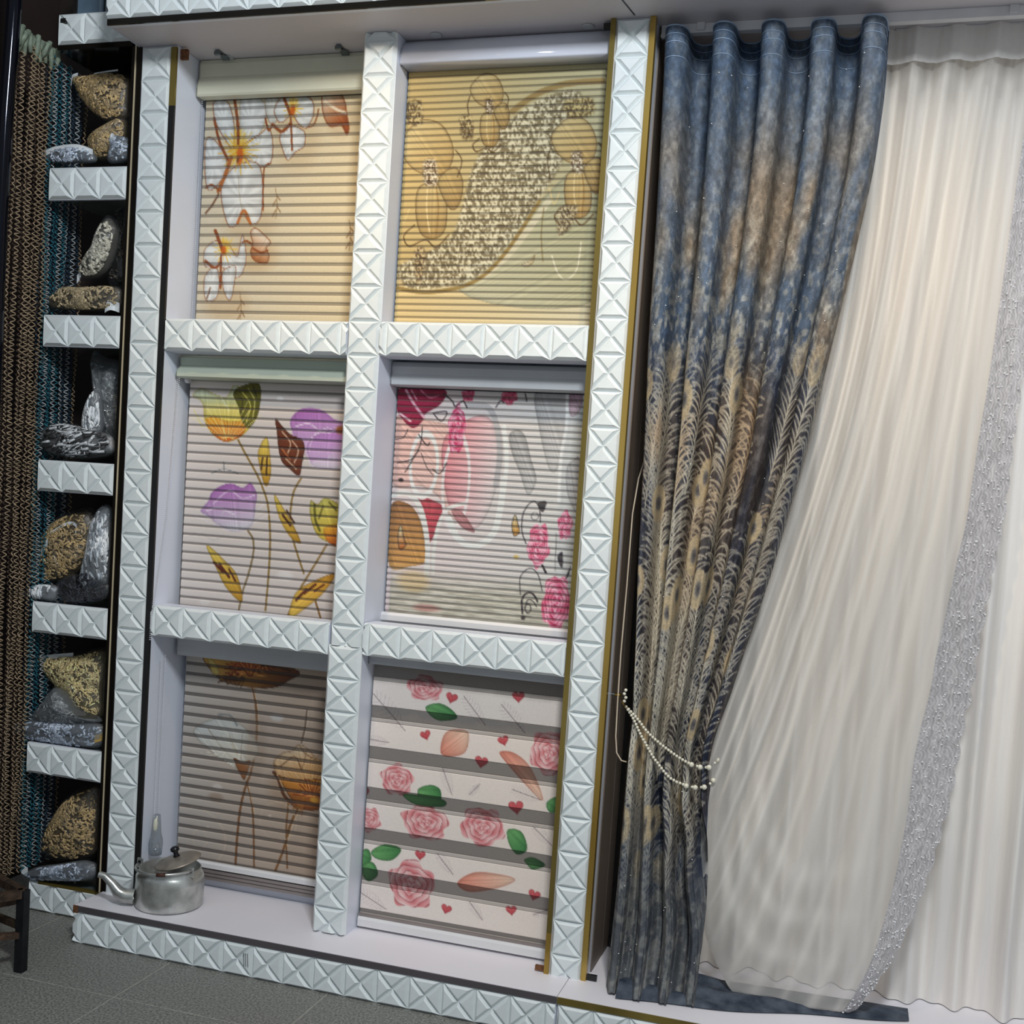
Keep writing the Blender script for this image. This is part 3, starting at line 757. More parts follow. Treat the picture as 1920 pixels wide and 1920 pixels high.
 ['s',[482,228,506,136],2.6,(196,142,204)],
 ['s',[486,229,533,113],1.8,(196,142,204)],
 ['s',[490,231,542,137],2.6,(196,142,204)],
 ['s',[165,473,28,429],1.7,(232,222,236)],
 ['s',[166,470,58,419],2.5,(232,222,236)],
 ['s',[168,468,87,415],1.7,(232,222,236)],
 ['s',[171,466,78,384],2.5,(232,222,236)],
 ['s',[173,464,109,386],1.7,(232,222,236)],
 ['s',[176,462,112,353],2.5,(232,222,236)],
 ['s',[179,461,141,362],1.7,(232,222,236)],
 ['s',[183,460,166,375],2.5,(232,222,236)],
 ['s',[186,460,183,346],1.7,(232,222,236)],
 ['s',[189,460,204,365],2.5,(232,222,236)],
 ['s',[192,460,231,342],1.7,(232,222,236)],
 ['s',[196,461,246,365],2.5,(232,222,236)],
 ['s',[199,463,253,388],1.7,(232,222,236)],
 ['s',[201,464,288,376],2.5,(232,222,236)],
 ['s',[204,466,289,401],1.7,(232,222,236)],
 ['s',[206,468,326,399],2.5,(232,222,236)],
 ['s',[131,184,9,117],1.6,(240,226,150)],
 ['s',[132,182,39,113],2.3,(240,226,150)],
 ['s',[134,180,66,113],1.6,(240,226,150)],
 ['s',[136,179,63,82],2.3,(240,226,150)],
 ['s',[139,178,90,89],1.6,(240,226,150)],
 ['s',[141,177,98,58],2.3,(240,226,150)],
 ['s',[144,176,124,71],1.6,(240,226,150)],
 ['s',[147,176,144,87],2.3,(240,226,150)],
 ['s',[149,176,165,61],1.6,(240,226,150)],
 ['s',[152,177,180,82],2.3,(240,226,150)],
 ['s',[154,178,209,63],1.6,(240,226,150)],
 ['s',[157,179,219,87],2.3,(240,226,150)],
 ['s',[159,180,223,111],1.6,(240,226,150)],
 ['s',[161,182,257,103],2.3,(240,226,150)],
 ['p',[311,112,336,134,366,158,406,173,416,200,410,250,403,284,372,266,343,244,328,205,319,152],(112,52,26),(70,30,16),2.0],
 ['s',[337,151,367,183,360,216],4.1,(214,178,150)],
 ['s',[372,176,396,206,384,245],4.1,(206,170,146)],
 ['s',[337,201,370,236],4.1,(188,110,60)],
 ['s',[354,233,393,265],3.3,(220,190,160)],
 ['e',[538,136],23,16,(150,82,36),0.9],
 ['g',[282,170,297,220,304,286,288,324,263,258,257,213],(232,206,96),(190,140,40),[282,170,288,324],(150,112,40),1.6],
 ['s',[273,234,270,271],6.6,(84,54,20)],
 ['s',[288,233,289,287],6.6,(84,54,20)],
 ['g',[59,416,84,384,102,348,158,321,207,332,234,315,259,348,257,386,246,451,186,474,127,456,87,431],(170,104,178),(216,212,220),[158,328,185,462],(204,190,208),1.6],
 ['s',[104,391,159,345,209,367,252,353],4.1,(222,196,226)],
 ['s',[82,414,124,402,183,420],4.1,(230,216,232)],
 ['s',[117,458,144,414],3.3,(200,190,206)],
 ['g',[321,349,361,397,396,445,421,493,385,477,344,421],(232,206,96),(190,140,40),[321,349,421,493],(150,112,40),1.6],
 ['s',[353,409,383,441],8.2,(80,44,18)],
 ['s',[367,396,395,431],6.6,(80,44,18)],
 ['g',[448,361,473,370,497,348,545,365,558,388,561,493,514,483,477,463,451,411],(190,184,96),(222,190,70),[479,359,522,456],(140,120,40),1.6],
 ['g',[499,441,557,429,561,493,514,483],(230,170,50),(210,100,30),[521,436,542,491],None,0.0],
 ['s',[462,370,468,418,485,450],8.2,(106,98,28)],
 ['s',[491,375,479,413],6.6,(120,110,36)],
 ['s',[512,361,539,385],6.6,(106,98,28)],
 ['g',[88,524,153,567,204,615,226,695,167,655,125,590],(232,206,96),(190,140,40),[88,524,226,695],(150,112,40),1.6],
 ['s',[118,578,151,605],9.1,(90,36,14)],
 ['s',[138,582,175,620],9.1,(90,36,14)],
 ['s',[174,596,199,632],6.6,(90,36,14)],
 ['g',[396,731,411,657,458,618,544,581,508,644,445,700],(236,200,90),(206,144,40),[396,731,544,581],(150,112,40),1.6],
 ['s',[417,673,450,637],9.1,(96,40,14)],
 ['s',[445,649,481,619],8.2,(96,40,14)],
 ['s',[478,640,510,617],6.6,(96,40,14)],
 ['s',[91,294,136,278,187,289],2.5,(110,120,124)],
 ['s',[135,255,138,282],2.5,(90,100,106)],
 ['s',[22,499,61,488,110,505,148,490],2.0,(186,182,180)],
 ['e',[374,601],36,19,(226,220,216),0.8],
 ['e',[90,707],23,14,(226,220,216),0.8],
 ['e',[324,48],16,9,(236,230,226),0.9]],
'4': [['bg',(226,208,206),(206,208,204)],
 ['g',[-6,92,99,93,186,109,248,154,264,264,254,361,205,388,158,327,95,293,-2,288],(226,182,170),(230,200,192),[4,116,252,329],None,0.0],
 ['g',[155,158,235,83,302,80,335,165,336,268,313,361,275,411,221,383,180,326],(222,146,152),(222,212,210),[174,237,332,261],None,0.0],
 ['p',[-3,3,148,-2,142,42,94,74,85,97,52,118,1,68],(160,28,68),None,0.0],
 ['s',[27,6,52,42,89,84],8.2,(226,172,186)],
 ['s',[75,4,103,24,132,18],4.9,(214,120,146)],
 ['s',[10,76,47,98],6.6,(224,186,196)],
 ['s',[44,5,63,33],4.9,(222,150,170)],
 ['p',[88,326,168,347,163,383,140,453,123,454,104,387],(206,84,96),None,0.0],
 ['g',[-1,361,54,348,94,388,116,454,125,519,76,539,5,541],(160,112,70),(214,160,90),[11,360,92,526],None,0.0],
 ['s',[-3,328,47,316,89,347,115,411,128,483,130,564],16.5,(228,226,220)],
 ['s',[150,555,149,481,158,408,185,357,239,336],11.5,(228,226,220)],
 ['o',[99,228],44,95,9.9,(232,230,226)],
 ['o',[206,276],42,140,8.2,(232,222,220)],
 ['s',[191,385,222,441,278,462,333,423,351,347,357,259],19.8,(230,230,226)],
 ['g',[199,361,228,360,265,401,275,421,241,413,213,388],(196,140,140),(176,120,124),[203,364,275,416],None,0.0],
 ['s',[229,43,292,47,324,103,339,181,333,277],18.1,(182,178,178)],
 ['s',[346,102,362,212,352,355],13.2,(230,230,226)],
 ['g',[364,125,391,109,415,130,436,192,457,254,434,299,403,233,376,179],(172,170,168),(194,192,190),[372,124,449,278],None,0.0],
 ['g',[437,-4,529,-7,541,63,525,203,494,220,453,97],(172,170,170),(200,198,196),[446,4,524,188],None,0.0],
 ['g',[536,-7,577,-8,575,46,547,62],(176,140,156),(200,180,186),[543,1,579,53],None,0.0],
 ['s',[533,1,537,94,527,187,530,312],9.9,(228,228,226)],
 ['g',[546,218,565,189,586,192,592,340,556,295],(190,188,186),(204,202,200),[549,202,582,325],None,0.0],
 ['w',[13,532,601,684],(206,202,184),(168,164,146)],
 ['e',[88,584],66,42,(212,176,110),0.5],
 ['e',[136,662],56,14,(176,96,90),0.5],
 ['r',[198,116],28,75,(196,34,84),(240,190,206),1,5],
 ['r',[477,445],34,66,(206,64,104),(246,200,214),2,5],
 ['r',[554,381],23,44,(206,64,104),(246,200,214),3,5],
 ['r',[543,613],44,85,(198,48,90),(244,190,206),4,5],
 ['r',[227,12],21,21,(180,34,74),(220,130,150),5,5],
 ['r',[356,10],26,28,(180,34,74),(220,130,150),6,5],
 ['s',[86,113,83,169,52,231,39,253],3.3,(42,34,40)],
 ['s',[76,137,104,168,114,160],3.3,(42,34,40)],
 ['s',[11,226,54,215,79,186],3.3,(42,34,40)],
 ['s',[88,193,108,233,130,256],2.0,(42,34,40)],
 ['s',[129,240,152,251,173,218],3.3,(42,34,40)],
 ['s',[40,123,27,148,1,155],2.6,(42,34,40)],
 ['s',[148,11,177,32,189,48,211,31,226,51],4.0,(42,34,40)],
 ['s',[118,71,162,65,147,94,118,71],3.3,(42,34,40)],
 ['e',[27,278],11,8,(42,34,40),0.9],
 ['s',[317,46,329,27,341,31],3.6,(42,34,40)],
 ['s',[405,2,411,24],3.6,(42,34,40)],
 ['s',[439,444,423,406,423,358,439,326,457,317,473,339,478,378],3.6,(70,66,70)],
 ['o',[460,361],11,11,2.3,(90,86,90)],
 ['p',[465,322,491,315,489,338,480,347],(70,66,70),None,0.0],
 ['s',[432,596,427,549,442,523,463,516,484,536,498,579],3.0,(70,66,70)],
 ['s',[442,651,438,611,451,590,471,591,486,612],5.6,(42,34,40)],
 ['s',[448,635,456,610,473,613,484,628],3.0,(42,34,40)],
 ['o',[458,635],9,13,2.6,(42,34,40)],
 ['e',[445,664],9,8,(42,34,40),0.95],
 ['s',[529,406,533,516],2.3,(120,116,116)],
 ['p',[537,477,552,460,554,508],(70,66,70),None,0.0],
 ['p',[566,537,579,500,575,529],(60,56,60),None,0.0],
 ['s',[493,504,506,525],6.6,(42,34,40)],
 ['g',[391,392,399,360,411,391,416,411,400,423],(230,214,170),(206,150,70),[393,368,409,415],(60,50,40),2.0],
 ['g',[28,449,36,416,49,456,57,475,37,490],(232,222,180),(190,110,50),[29,425,51,480],(60,50,40),2.0],
 ['e',[411,485],11,8,(214,176,80),0.7]],
'5': [['bg',(184,176,168),(176,150,128)],
 ['g',[71,-3,256,-8,410,15,374,51,337,73,280,84,222,85,143,76,95,46],(196,150,70),(104,56,26),[100,15,382,24],(76,40,20),2.5],
 ['e',[209,25],56,26,(186,76,26),0.7],
 ['s',[227,41,136,60],2.8,(120,44,18)],
 ['s',[227,41,146,50],4.0,(120,44,18)],
 ['s',[227,40,159,42],2.8,(120,44,18)],
 ['s',[227,39,143,35],4.0,(120,44,18)],
 ['s',[228,39,159,29],2.8,(120,44,18)],
 ['s',[228,38,148,18],4.0,(120,44,18)],
 ['s',[229,38,167,14],2.8,(120,44,18)],
 ['s',[230,37,184,13],4.0,(120,44,18)],
 ['s',[231,37,183,0],2.8,(120,44,18)],
 ['s',[232,36,201,1],4.0,(120,44,18)],
 ['s',[233,36,207,-12],2.8,(120,44,18)],
 ['s',[234,36,223,-8],4.0,(120,44,18)],
 ['s',[235,36,236,-2],2.8,(120,44,18)],
 ['s',[236,35,251,-13],4.0,(120,44,18)],
 ['s',[237,36,260,-6],2.8,(120,44,18)],
 ['s',[238,36,280,-14],4.0,(120,44,18)],
 ['s',[239,36,286,-5],2.8,(120,44,18)],
 ['s',[240,36,287,5],4.0,(120,44,18)],
 ['s',[241,37,309,1],2.8,(120,44,18)],
 ['s',[242,37,306,12],4.0,(120,44,18)],
 ['s',[242,38,329,12],2.8,(120,44,18)],
 ['s',[243,38,321,22],4.0,(120,44,18)],
 ['s',[228,42,163,62],1.8,(236,160,84)],
 ['s',[227,41,167,49],2.6,(236,160,84)],
 ['s',[227,40,178,38],1.8,(236,160,84)],
 ['s',[228,38,171,26],2.6,(236,160,84)],
 ['s',[230,37,191,19],1.8,(236,160,84)],
 ['s',[231,36,199,6],2.6,(236,160,84)],
 ['s',[234,36,223,5],1.8,(236,160,84)],
 ['s',[236,36,242,8],2.6,(236,160,84)],
 ['s',[238,36,264,1],1.8,(236,160,84)],
 ['s',[240,36,276,10],2.6,(236,160,84)],
 ['s',[241,37,300,12],1.8,(236,160,84)],
 ['s',[242,38,300,24],2.6,(236,160,84)],
 ['s',[243,39,293,35],1.8,(236,160,84)],
 ['s',[242,41,304,46],2.6,(236,160,84)],
 ['s',[221,57,206,90],3.5,(84,50,28)],
 ['s',[219,57,191,85],4.9,(84,50,28)],
 ['s',[216,57,181,80],3.5,(84,50,28)],
 ['s',[214,56,155,85],4.9,(84,50,28)],
 ['s',[212,56,152,78],3.5,(84,50,28)],
 ['s',[211,55,123,81],4.9,(84,50,28)],
 ['s',[209,55,128,73],3.5,(84,50,28)],
 ['s',[209,54,138,65],4.9,(84,50,28)],
 ['s',[208,53,114,63],3.5,(84,50,28)],
 ['p',[80,10,104,15,126,51,102,57],(214,188,104),(130,96,50),1.6],
 ['s',[162,58,203,26,239,50,257,13],4.9,(110,40,16)],
 ['s',[191,62,223,34],3.3,(224,150,70)],
 ['s',[276,11,334,9,382,18],4.9,(60,40,24)],
 ['s',[249,82,264,138,273,225,269,299,258,368,244,408,229,478,222,568,221,684],8.2,(122,80,46)],
 ['s',[253,87,273,155,281,227],2.6,(214,188,152)],
 ['s',[246,396,273,489,289,674],6.6,(128,86,50)],
 ['s',[252,404,283,506],2.3,(216,190,156)],
 ['g',[39,256,110,205,189,203,254,238,282,280,269,317,228,357,178,346,117,318],(196,196,190),(204,198,184),[111,209,237,344],(150,140,124),2.0],
 ['s',[129,189,173,187,200,216],6.6,(130,132,130)],
 ['s',[92,237,145,293,197,331],3.3,(150,140,122)],
 ['s',[173,254,206,312],4.9,(170,150,116)],
 ['s',[221,240,220,328],2.6,(160,150,134)],
 ['s',[206,339,71,323],1.6,(222,216,200)],
 ['s',[206,338,93,316],2.3,(222,216,200)],
 ['s',[207,337,115,312],1.6,(222,216,200)],
 ['s',[207,336,93,295],2.3,(222,216,200)],
 ['s',[208,335,115,293],1.6,(222,216,200)],
 ['s',[208,334,98,272],2.3,(222,216,200)],
 ['s',[209,333,120,273],1.6,(222,216,200)],
 ['s',[210,332,141,276],2.3,(222,216,200)],
 ['s',[211,331,130,252],1.6,(222,216,200)],
 ['s',[212,330,151,258],2.3,(222,216,200)],
 ['s',[213,329,145,233],1.6,(222,216,200)],
 ['s',[214,329,165,241],2.3,(222,216,200)],
 ['s',[216,328,181,252],1.6,(222,216,200)],
 ['s',[217,328,183,225],2.3,(222,216,200)],
 ['s',[218,328,198,238],1.6,(222,216,200)],
 ['s',[57,254,120,314,194,351],3.6,(226,220,208)],
 ['p',[193,326,227,336,255,326,244,373,232,389],(150,96,56),(110,64,34),1.6],
 ['s',[448,138,444,196,435,244],6.6,(118,96,80)],
 ['s',[452,141,450,197,441,243],2.3,(206,188,166)],
 ['e',[405,401],99,99,(158,132,108),0.6],
 ['e',[272,278],49,132,(160,140,122),0.5],
 ['g',[339,325,371,286,403,275,426,252,455,260,487,286,515,303,516,382,433,394,371,381],(204,182,154),(208,150,84),[416,260,461,385],(132,96,60),2.0],
 ['s',[445,402,354,401],1.5,(182,134,78)],
 ['s',[446,399,371,389],2.1,(182,134,78)],
 ['s',[446,396,388,380],1.5,(182,134,78)],
 ['s',[447,393,371,362],2.1,(182,134,78)],
 ['s',[449,390,389,357],1.5,(182,134,78)],
 ['s',[450,387,377,334],2.1,(182,134,78)],
 ['s',[452,384,397,333],1.5,(182,134,78)],
 ['s',[455,382,415,335],2.1,(182,134,78)],
 ['s',[457,380,411,310],1.5,(182,134,78)],
 ['s',[460,378,428,316],2.1,(182,134,78)],
 ['s',[462,377,430,289],1.5,(182,134,78)],
 ['s',[465,376,446,299],2.1,(182,134,78)],
 ['s',[468,375,460,311],1.5,(182,134,78)],
 ['s',[471,374,469,287],2.1,(182,134,78)],
 ['s',[474,374,480,302],1.5,(182,134,78)],
 ['s',[477,375,495,280],2.1,(182,134,78)],
 ['s',[480,375,503,298],1.5,(182,134,78)],
 ['s',[483,376,508,316],2.1,(182,134,78)],
 ['s',[485,377,528,300],1.5,(182,134,78)],
 ['s',[488,379,529,319],2.1,(182,134,78)],
 ['s',[490,381,552,308],1.5,(182,134,78)],
 ['s',[492,383,550,328],2.1,(182,134,78)],
 ['s',[494,386,545,347],1.5,(182,134,78)],
 ['s',[495,388,569,344],2.1,(182,134,78)],
 ['s',[496,391,560,362],1.5,(182,134,78)],
 ['s',[497,394,584,366],2.1,(182,134,78)],
 ['s',[453,400,386,391],1.4,(226,196,150)],
 ['s',[454,396,402,376],2.0,(226,196,150)],
 ['s',[456,392,419,367],1.4,(226,196,150)],
 ['s',[459,389,418,344],2.0,(226,196,150)],
 ['s',[463,386,438,342],1.4,(226,196,150)],
 ['s',[466,384,448,320],2.0,(226,196,150)],
 ['s',[470,383,467,326],1.4,(226,196,150)],
 ['s',[475,383,482,337],2.0,(226,196,150)],
 ['s',[479,384,501,324],1.4,(226,196,150)],
 ['s',[482,386,511,340],2.0,(226,196,150)],
 ['s',[485,388,534,338],1.4,(226,196,150)],
 ['s',[488,391,536,358],2.0,(226,196,150)],
 ['s',[489,395,533,377],1.4,(226,196,150)],
 ['s',[343,328,361,333,404,296,424,301,441,333],4.0,(116,80,50)],
 ['s',[428,253,449,277,488,293],3.3,(116,80,50)],
 ['s',[441,333,447,308,456,264],2.6,(140,104,70)],
 ['g',[349,359,375,387,413,435,456,460,519,443,518,361,460,362,403,370],(222,150,58),(118,62,26),[450,363,437,459],(96,54,28),2.3],
 ['s',[342,353,359,372,385,425,433,456],11.5,(92,54,30)],
 ['s',[354,358,376,394],3.3,(226,190,140)],
 ['s',[476,418,416,415],3.0,(126,46,16)],
 ['s',[477,416,427,404],4.3,(126,46,16)],
 ['s',[477,415,440,396],3.0,(126,46,16)],
 ['s',[478,413,436,379],4.3,(126,46,16)],
 ['s',[479,412,450,376],3.0,(126,46,16)],
 ['s',[481,411,454,359],4.3,(126,46,16)],
 ['s',[482,411,469,361],3.0,(126,46,16)],
 ['s',[483,410,481,367],4.3,(126,46,16)],
 ['s',[485,410,493,354],3.0,(126,46,16)],
 ['s',[486,411,502,364],4.3,(126,46,16)],
 ['s',[488,411,518,357],3.0,(126,46,16)],
 ['s',[489,412,524,371],4.3,(126,46,16)],
 ['s',[490,413,525,385],3.0,(126,46,16)],
 ['s',[491,414,541,387],4.3,(126,46,16)],
 ['s',[491,416,537,401],3.0,(126,46,16)],
 ['s',[477,417,433,408],2.1,(238,164,88)],
 ['s',[478,414,445,396],3.0,(238,164,88)],
 ['s',[479,413,459,389],2.1,(238,164,88)],
 ['s',[481,411,466,373],3.0,(238,164,88)],
 ['s',[483,410,481,375],2.1,(238,164,88)],
 ['s',[486,411,497,365],3.0,(238,164,88)],
 ['s',[488,411,509,377],2.1,(238,164,88)],
 ['s',[490,413,514,390],3.0,(238,164,88)],
 ['s',[491,415,530,396],2.1,(238,164,88)],
 ['e',[492,424],19,13,(226,166,66),0.9],
 ['s',[454,445,449,480],3.5,(150,92,40)],
 ['s',[452,444,439,473],4.9,(150,92,40)],
 ['s',[450,443,433,464],3.5,(150,92,40)],
 ['s',[448,442,419,462],4.9,(150,92,40)],
 ['s',[448,440,419,450],3.5,(150,92,40)],
 ['s',[447,438,409,442],4.9,(150,92,40)],
 ['s',[448,436,417,430],3.5,(150,92,40)],
 ['s',[437,458,412,514,393,596,367,674],8.2,(126,84,44)],
 ['s',[400,442,398,542,409,660],5.6,(126,84,44)],
 ['s',[441,462,421,512,403,586],2.3,(218,190,150)],
 ['o',[56,610],123,102,2.6,(204,186,166)],
 ['o',[367,511],66,62,2.3,(196,176,154)],
 ['o',[83,610],26,33,2.3,(204,186,166)],
 ['e',[139,428],23,13,(206,196,186),0.9],
 ['e',[135,464],36,19,(150,126,106),0.6],
 ['e',[343,173],29,16,(200,198,196),0.7],
 ['e',[336,498],8,6,(214,198,180),0.9],
 ['e',[110,566],6,4,(214,198,180),0.9]],
'6': [['bg',(240,228,220),(236,222,210)],
 ['r',[97,359],54,49,(214,112,116),(246,208,204),1,4],
 ['r',[12,494],39,39,(214,112,116),(246,208,204),2,4],
 ['r',[196,477],75,56,(214,112,116),(246,208,204),3,4],
 ['r',[379,464],69,59,(214,112,116),(246,208,204),4,4],
 ['r',[165,674],75,75,(214,112,116),(246,208,204),5,4],
 ['r',[568,217],59,66,(214,112,116),(246,208,204),6,4],
 ['r',[169,68],59,39,(214,112,116),(246,208,204),7,4],
 ['g',[177,124,219,110,260,126,275,149,223,161,189,147],(120,180,110),(66,130,72),[177,124,275,149],(54,104,58),1.6],
 ['s',[177,124,275,149],1.6,(60,110,64)],
 ['g',[27,593,70,564,123,571,96,608,48,612],(120,180,110),(66,130,72),[27,593,123,571],(54,104,58),1.6],
 ['s',[27,593,123,571],1.6,(60,110,64)],
 ['g',[-17,605,14,587,27,619,0,645,-22,636],(120,180,110),(66,130,72),[-17,605,27,619],(54,104,58),1.6],
 ['s',[-17,605,27,619],1.6,(60,110,64)],
 ['g',[3,639,35,627,51,662,24,686,2,670],(120,180,110),(66,130,72),[3,639,51,662],(54,104,58),1.6],
 ['s',[3,639,51,662],1.6,(60,110,64)],
 ['g',[459,462,501,463,521,511,492,531,466,503],(120,180,110),(66,130,72),[459,462,521,511],(54,104,58),1.6],
 ['s',[459,462,521,511],1.6,(60,110,64)],
 ['g',[516,544,542,534,579,550,545,568,527,558],(120,180,110),(66,130,72),[516,544,579,550],(54,104,58),1.6],
 ['s',[516,544,579,550],1.6,(60,110,64)],
 ['g',[168,379,207,361,239,373,235,419,179,410],(120,180,110),(66,130,72),[168,379,239,373],(54,104,58),1.6],
 ['s',[168,379,239,373],1.6,(60,110,64)],
 ['g',[119,402,178,397,251,401,249,421,163,426],(120,180,110),(66,130,72),[119,402,251,401],(54,104,58),1.6],
 ['s',[119,402,251,401],1.6,(60,110,64)],
 ['g',[572,364,603,344,606,384,581,390],(120,180,110),(66,130,72),[572,364,606,384],(54,104,58),1.6],
 ['s',[572,364,606,384],1.6,(60,110,64)],
 ['h',[256,88],21,0.2,(204,70,78)],
 ['h',[463,62],21,-0.1,(204,70,78)],
 ['h',[180,210],19,-0.4,(204,70,78)],
 ['h',[426,197],19,-0.4,(204,70,78)],
 ['h',[362,269],23,0.1,(204,70,78)],
 ['h',[479,390],26,-0.2,(204,70,78)],
 ['h',[-13,413],23,-0.2,(204,70,78)],
 ['h',[187,579],19,0,(204,70,78)],
 ['h',[282,731],19,0.2,(204,70,78)],
 ['h',[486,701],19,-0.2,(204,70,78)],
 ['h',[553,644],21,0.2,(204,70,78)],
 ['g',[237,264,238,207,267,184,315,188,306,250],(228,140,118),(240,206,180),[237,264,315,188],(214,130,110),1.6],
 ['g',[418,233,463,231,515,269,559,358,502,318,440,262],(228,140,118),(240,206,180),[418,233,559,358],(214,130,110),1.6],
 ['g',[312,646,364,606,447,600,491,609,434,643,351,667],(228,140,118),(240,206,180),[312,646,491,609],(214,130,110),1.6],
 ['f',[1,103,113,205],(186,170,172)],
 ['f',[294,79,367,159],(186,170,172)],
 ['f',[412,90,491,168],(186,170,172)],
 ['f',[-8,245,63,248],(186,170,172)],
 ['f',[241,304,277,381],(186,170,172)],
 ['f',[331,373,362,337],(186,170,172)],
 ['f',[535,441,596,489],(186,170,172)],
 ['f',[241,566,297,623],(186,170,172)],
 ['f',[-10,722,88,765],(186,170,172)],
 ['f',[353,696,399,746],(186,170,172)],
 ['f',[554,704,602,680],(186,170,172)],
 ['f',[462,339,554,359],(186,170,172)]]}
BL = {'1': (0.022, 0.626, 2.665, 1.93, 0.14), '2': (0.737, 1.3605, 2.7, 1.93, 0.08), '3': (0.026, 0.626, 1.785, 1.035, 0.12), '4': (0.737, 1.3605, 1.785, 1.1, 0.14), '5': (0.028, 0.626, 0.895, 0.215, 0.17), '6': (0.737, 1.3605, 0.955, 0.165, 0.085)}

def strip(V0, cv, X0, X1, Z0, za, zb, y, nc, nr, lip, gain=1.0, bow=.0, tint=None):
    """one band of cloth between heights za (top) and zb with turned-in edges"""
    x = np.linspace(X0, X1, nc); t = np.linspace(0, 1, nr); z = za + (zb - za) * t
    xx, zz = np.meshgrid(x, z); yy = np.full(xx.shape, y) - bow * np.sin(np.pi * t)[:, None]
    V = np.stack([xx, yy, zz], -1); C = lin_np(cv.sample((xx - X0) * 1000, (Z0 - zz) * 1000)) * gain
    if tint is not None: C = C + np.array(tint)
    if lip:
        a = V[:1].copy(); a[..., 1] += lip; b = V[-1:].copy(); b[..., 1] += lip
        V = np.concatenate([a, V, b]); C = np.concatenate([C[:1], C, C[-1:]])
    return V, C

BINFO = {
 '1': ('roller blind printed with white and amber orchids on beige', .0302, .0088, 'hb_cream'),
 '2': ('roller blind in gold with shimmering flowers under a glossy white valance', .0188, .0055, 'hb_white'),
 '3': ('roller blind printed with yellow and purple tulips on pale pink', .0292, .0062, 'hb_mint'),
 '4': ('roller blind printed with pink rings, roses and black vines', .0190, .0060, 'hb_grey'),
 '5': ('roller blind printed with amber poppies on tan, behind the kettle', .0342, .0105, 'hb_grey'),
 '6': ('roller blind with wide grey stripes printed with pink roses and hearts', .1270, .0500, 'hb_grey')}
def chain_mesh(mb, pts, step=.0065, r=.0022):
    P = [Vector(p) for p in pts]
    for a, b in zip(P, P[1:]):
        n = max(1, int((b - a).length / step))
        for i in range(n): mb.octa(a + (b - a) * (i / n), r)
for k in '123456':
    X0, X1, Z0, Z1, Y = BL[k]; label, pitch, gap, hm = BINFO[k]
    t = thing('roller_blind', label, 'blind', ((X0 + X1) / 2, Y, Z1), 'printed zebra roller blinds')
    cv = Canvas((X1 - X0) * 1000, (Z0 - Z1) * 1000).run(PRINTS[k])
    nc = 210; gv = []; gc = []
    z = Z0
    first = True
    while z > Z1 + .004:
        za = z; zb = max(z - (pitch - gap), Z1)
        if k == '6' and first: zb = za - .012
        nr = 6 if k not in '246' else (5 if k != '6' else 30)
        V, C = strip(None, cv, X0, X1, Z0, za, zb, Y - .0012, nc, nr, .0012, bow=.0006)
        grid('fabric_band', V, M['print'], t, C)
        zc = max(zb - gap, Z1)
        if zb - zc > .001:
            if k == '6':
                zm = zb - (zb - zc) * .76
                V, C = strip(None, cv, X0, X1, Z0, zb, zm, Y, nc, 16, .001, .27); grid('sheer_band', V, M['gauze'], t, C)
                V, C = strip(None, cv, X0, X1, Z0, zm, zc, Y - .001, nc, 5, .001, .60); grid('sheer_band', V, M['gauze'], t, C)
            else:
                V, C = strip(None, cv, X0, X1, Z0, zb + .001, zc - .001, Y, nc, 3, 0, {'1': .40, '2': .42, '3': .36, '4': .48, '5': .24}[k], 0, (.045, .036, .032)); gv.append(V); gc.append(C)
        z = zc; first = False
    if gv:                                       # the narrow gauze stripes, a few pixels each, in one mesh
        n = len(gv); V = np.concatenate(gv); C = np.concatenate(gc); o = grid('gauze_stripes', V, M['gauze'], t, C)
        bm = bmesh.new(); bm.from_mesh(o.data); bm.faces.ensure_lookup_table()
        dead = [f for r in range(1, n) for f in bm.faces[(r * 3 - 1) * (nc - 1):(r * 3) * (nc - 1)]]
        bmesh.ops.delete(bm, geom=dead, context='FACES'); bm.to_mesh(o.data); bm.free(); o['kind'] = 'stuff'
    # valance box on top
    zt = {'1': 2.780, '2': 2.779, '3': 1.858, '4': 1.858, '5': .966, '6': .975}[k]
    zb = {'1': Z0, '2': Z0, '3': Z0, '4': Z0 + .003, '5': Z0, '6': Z0 - .008}[k]
    yf = {'1': .095, '2': .018, '3': .050, '4': .085, '5': .120, '6': .045}[k]; yb = Y + .012; h = zt - zb; d = Y - .006 - yf
    if k in '13':
        pf = [(yb, zt), (yf + d * .45, zt), (yf + d * .30, zt - h * .12), (yf + d * .34, zt - h * .45), (yf + d * .16, zt - h * .60), (yf, zb + h * .24), (yf, zb + h * .05), (yf + d * .1, zb), (yb - .02, zb), (yb, zb + .01)]
    elif k == '2':
        pf = [(yb, zt)] + [(yf + d * (1 - math.sin(a)) * .8, zb + h * .05 + (h * .95) * (math.cos(a))) for a in [math.pi / 2 * i / 9 for i in range(10)]] + [(yf + .004, zb), (yb, zb)]
    else:
        pf = [(yb, zt), (yf + d * .2, zt), (yf + d * .06, zt - h * .2), (yf + d * .10, zt - h * .5), (yf, zb + h * .2), (yf, zb + h * .04), (yf + .006, zb), (yb, zb)]
    hb = MB().prism(pf, X0 - .008 if k in '135' else X0 - .003, X1 - .006).build('valance_box', M[hm], t, smooth=(k == '2'))
    xe = X0 - .009 if k in '135' else X0 - .004
    MB().prism(pf, xe, xe + .003).build('end_cap', M[hm], hb)
    if k in '12':
        for fx in (.16, .88) if k == '2' else (.16,):
            xx = X0 + (X1 - X0) * fx
            MB().lathe([(.0, .0), (.016, .0), (.016, .004), (0, .004)], (xx, yf + d * .15, zt - .002), 14).build('mount_clip', M['hb_grey'], hb)
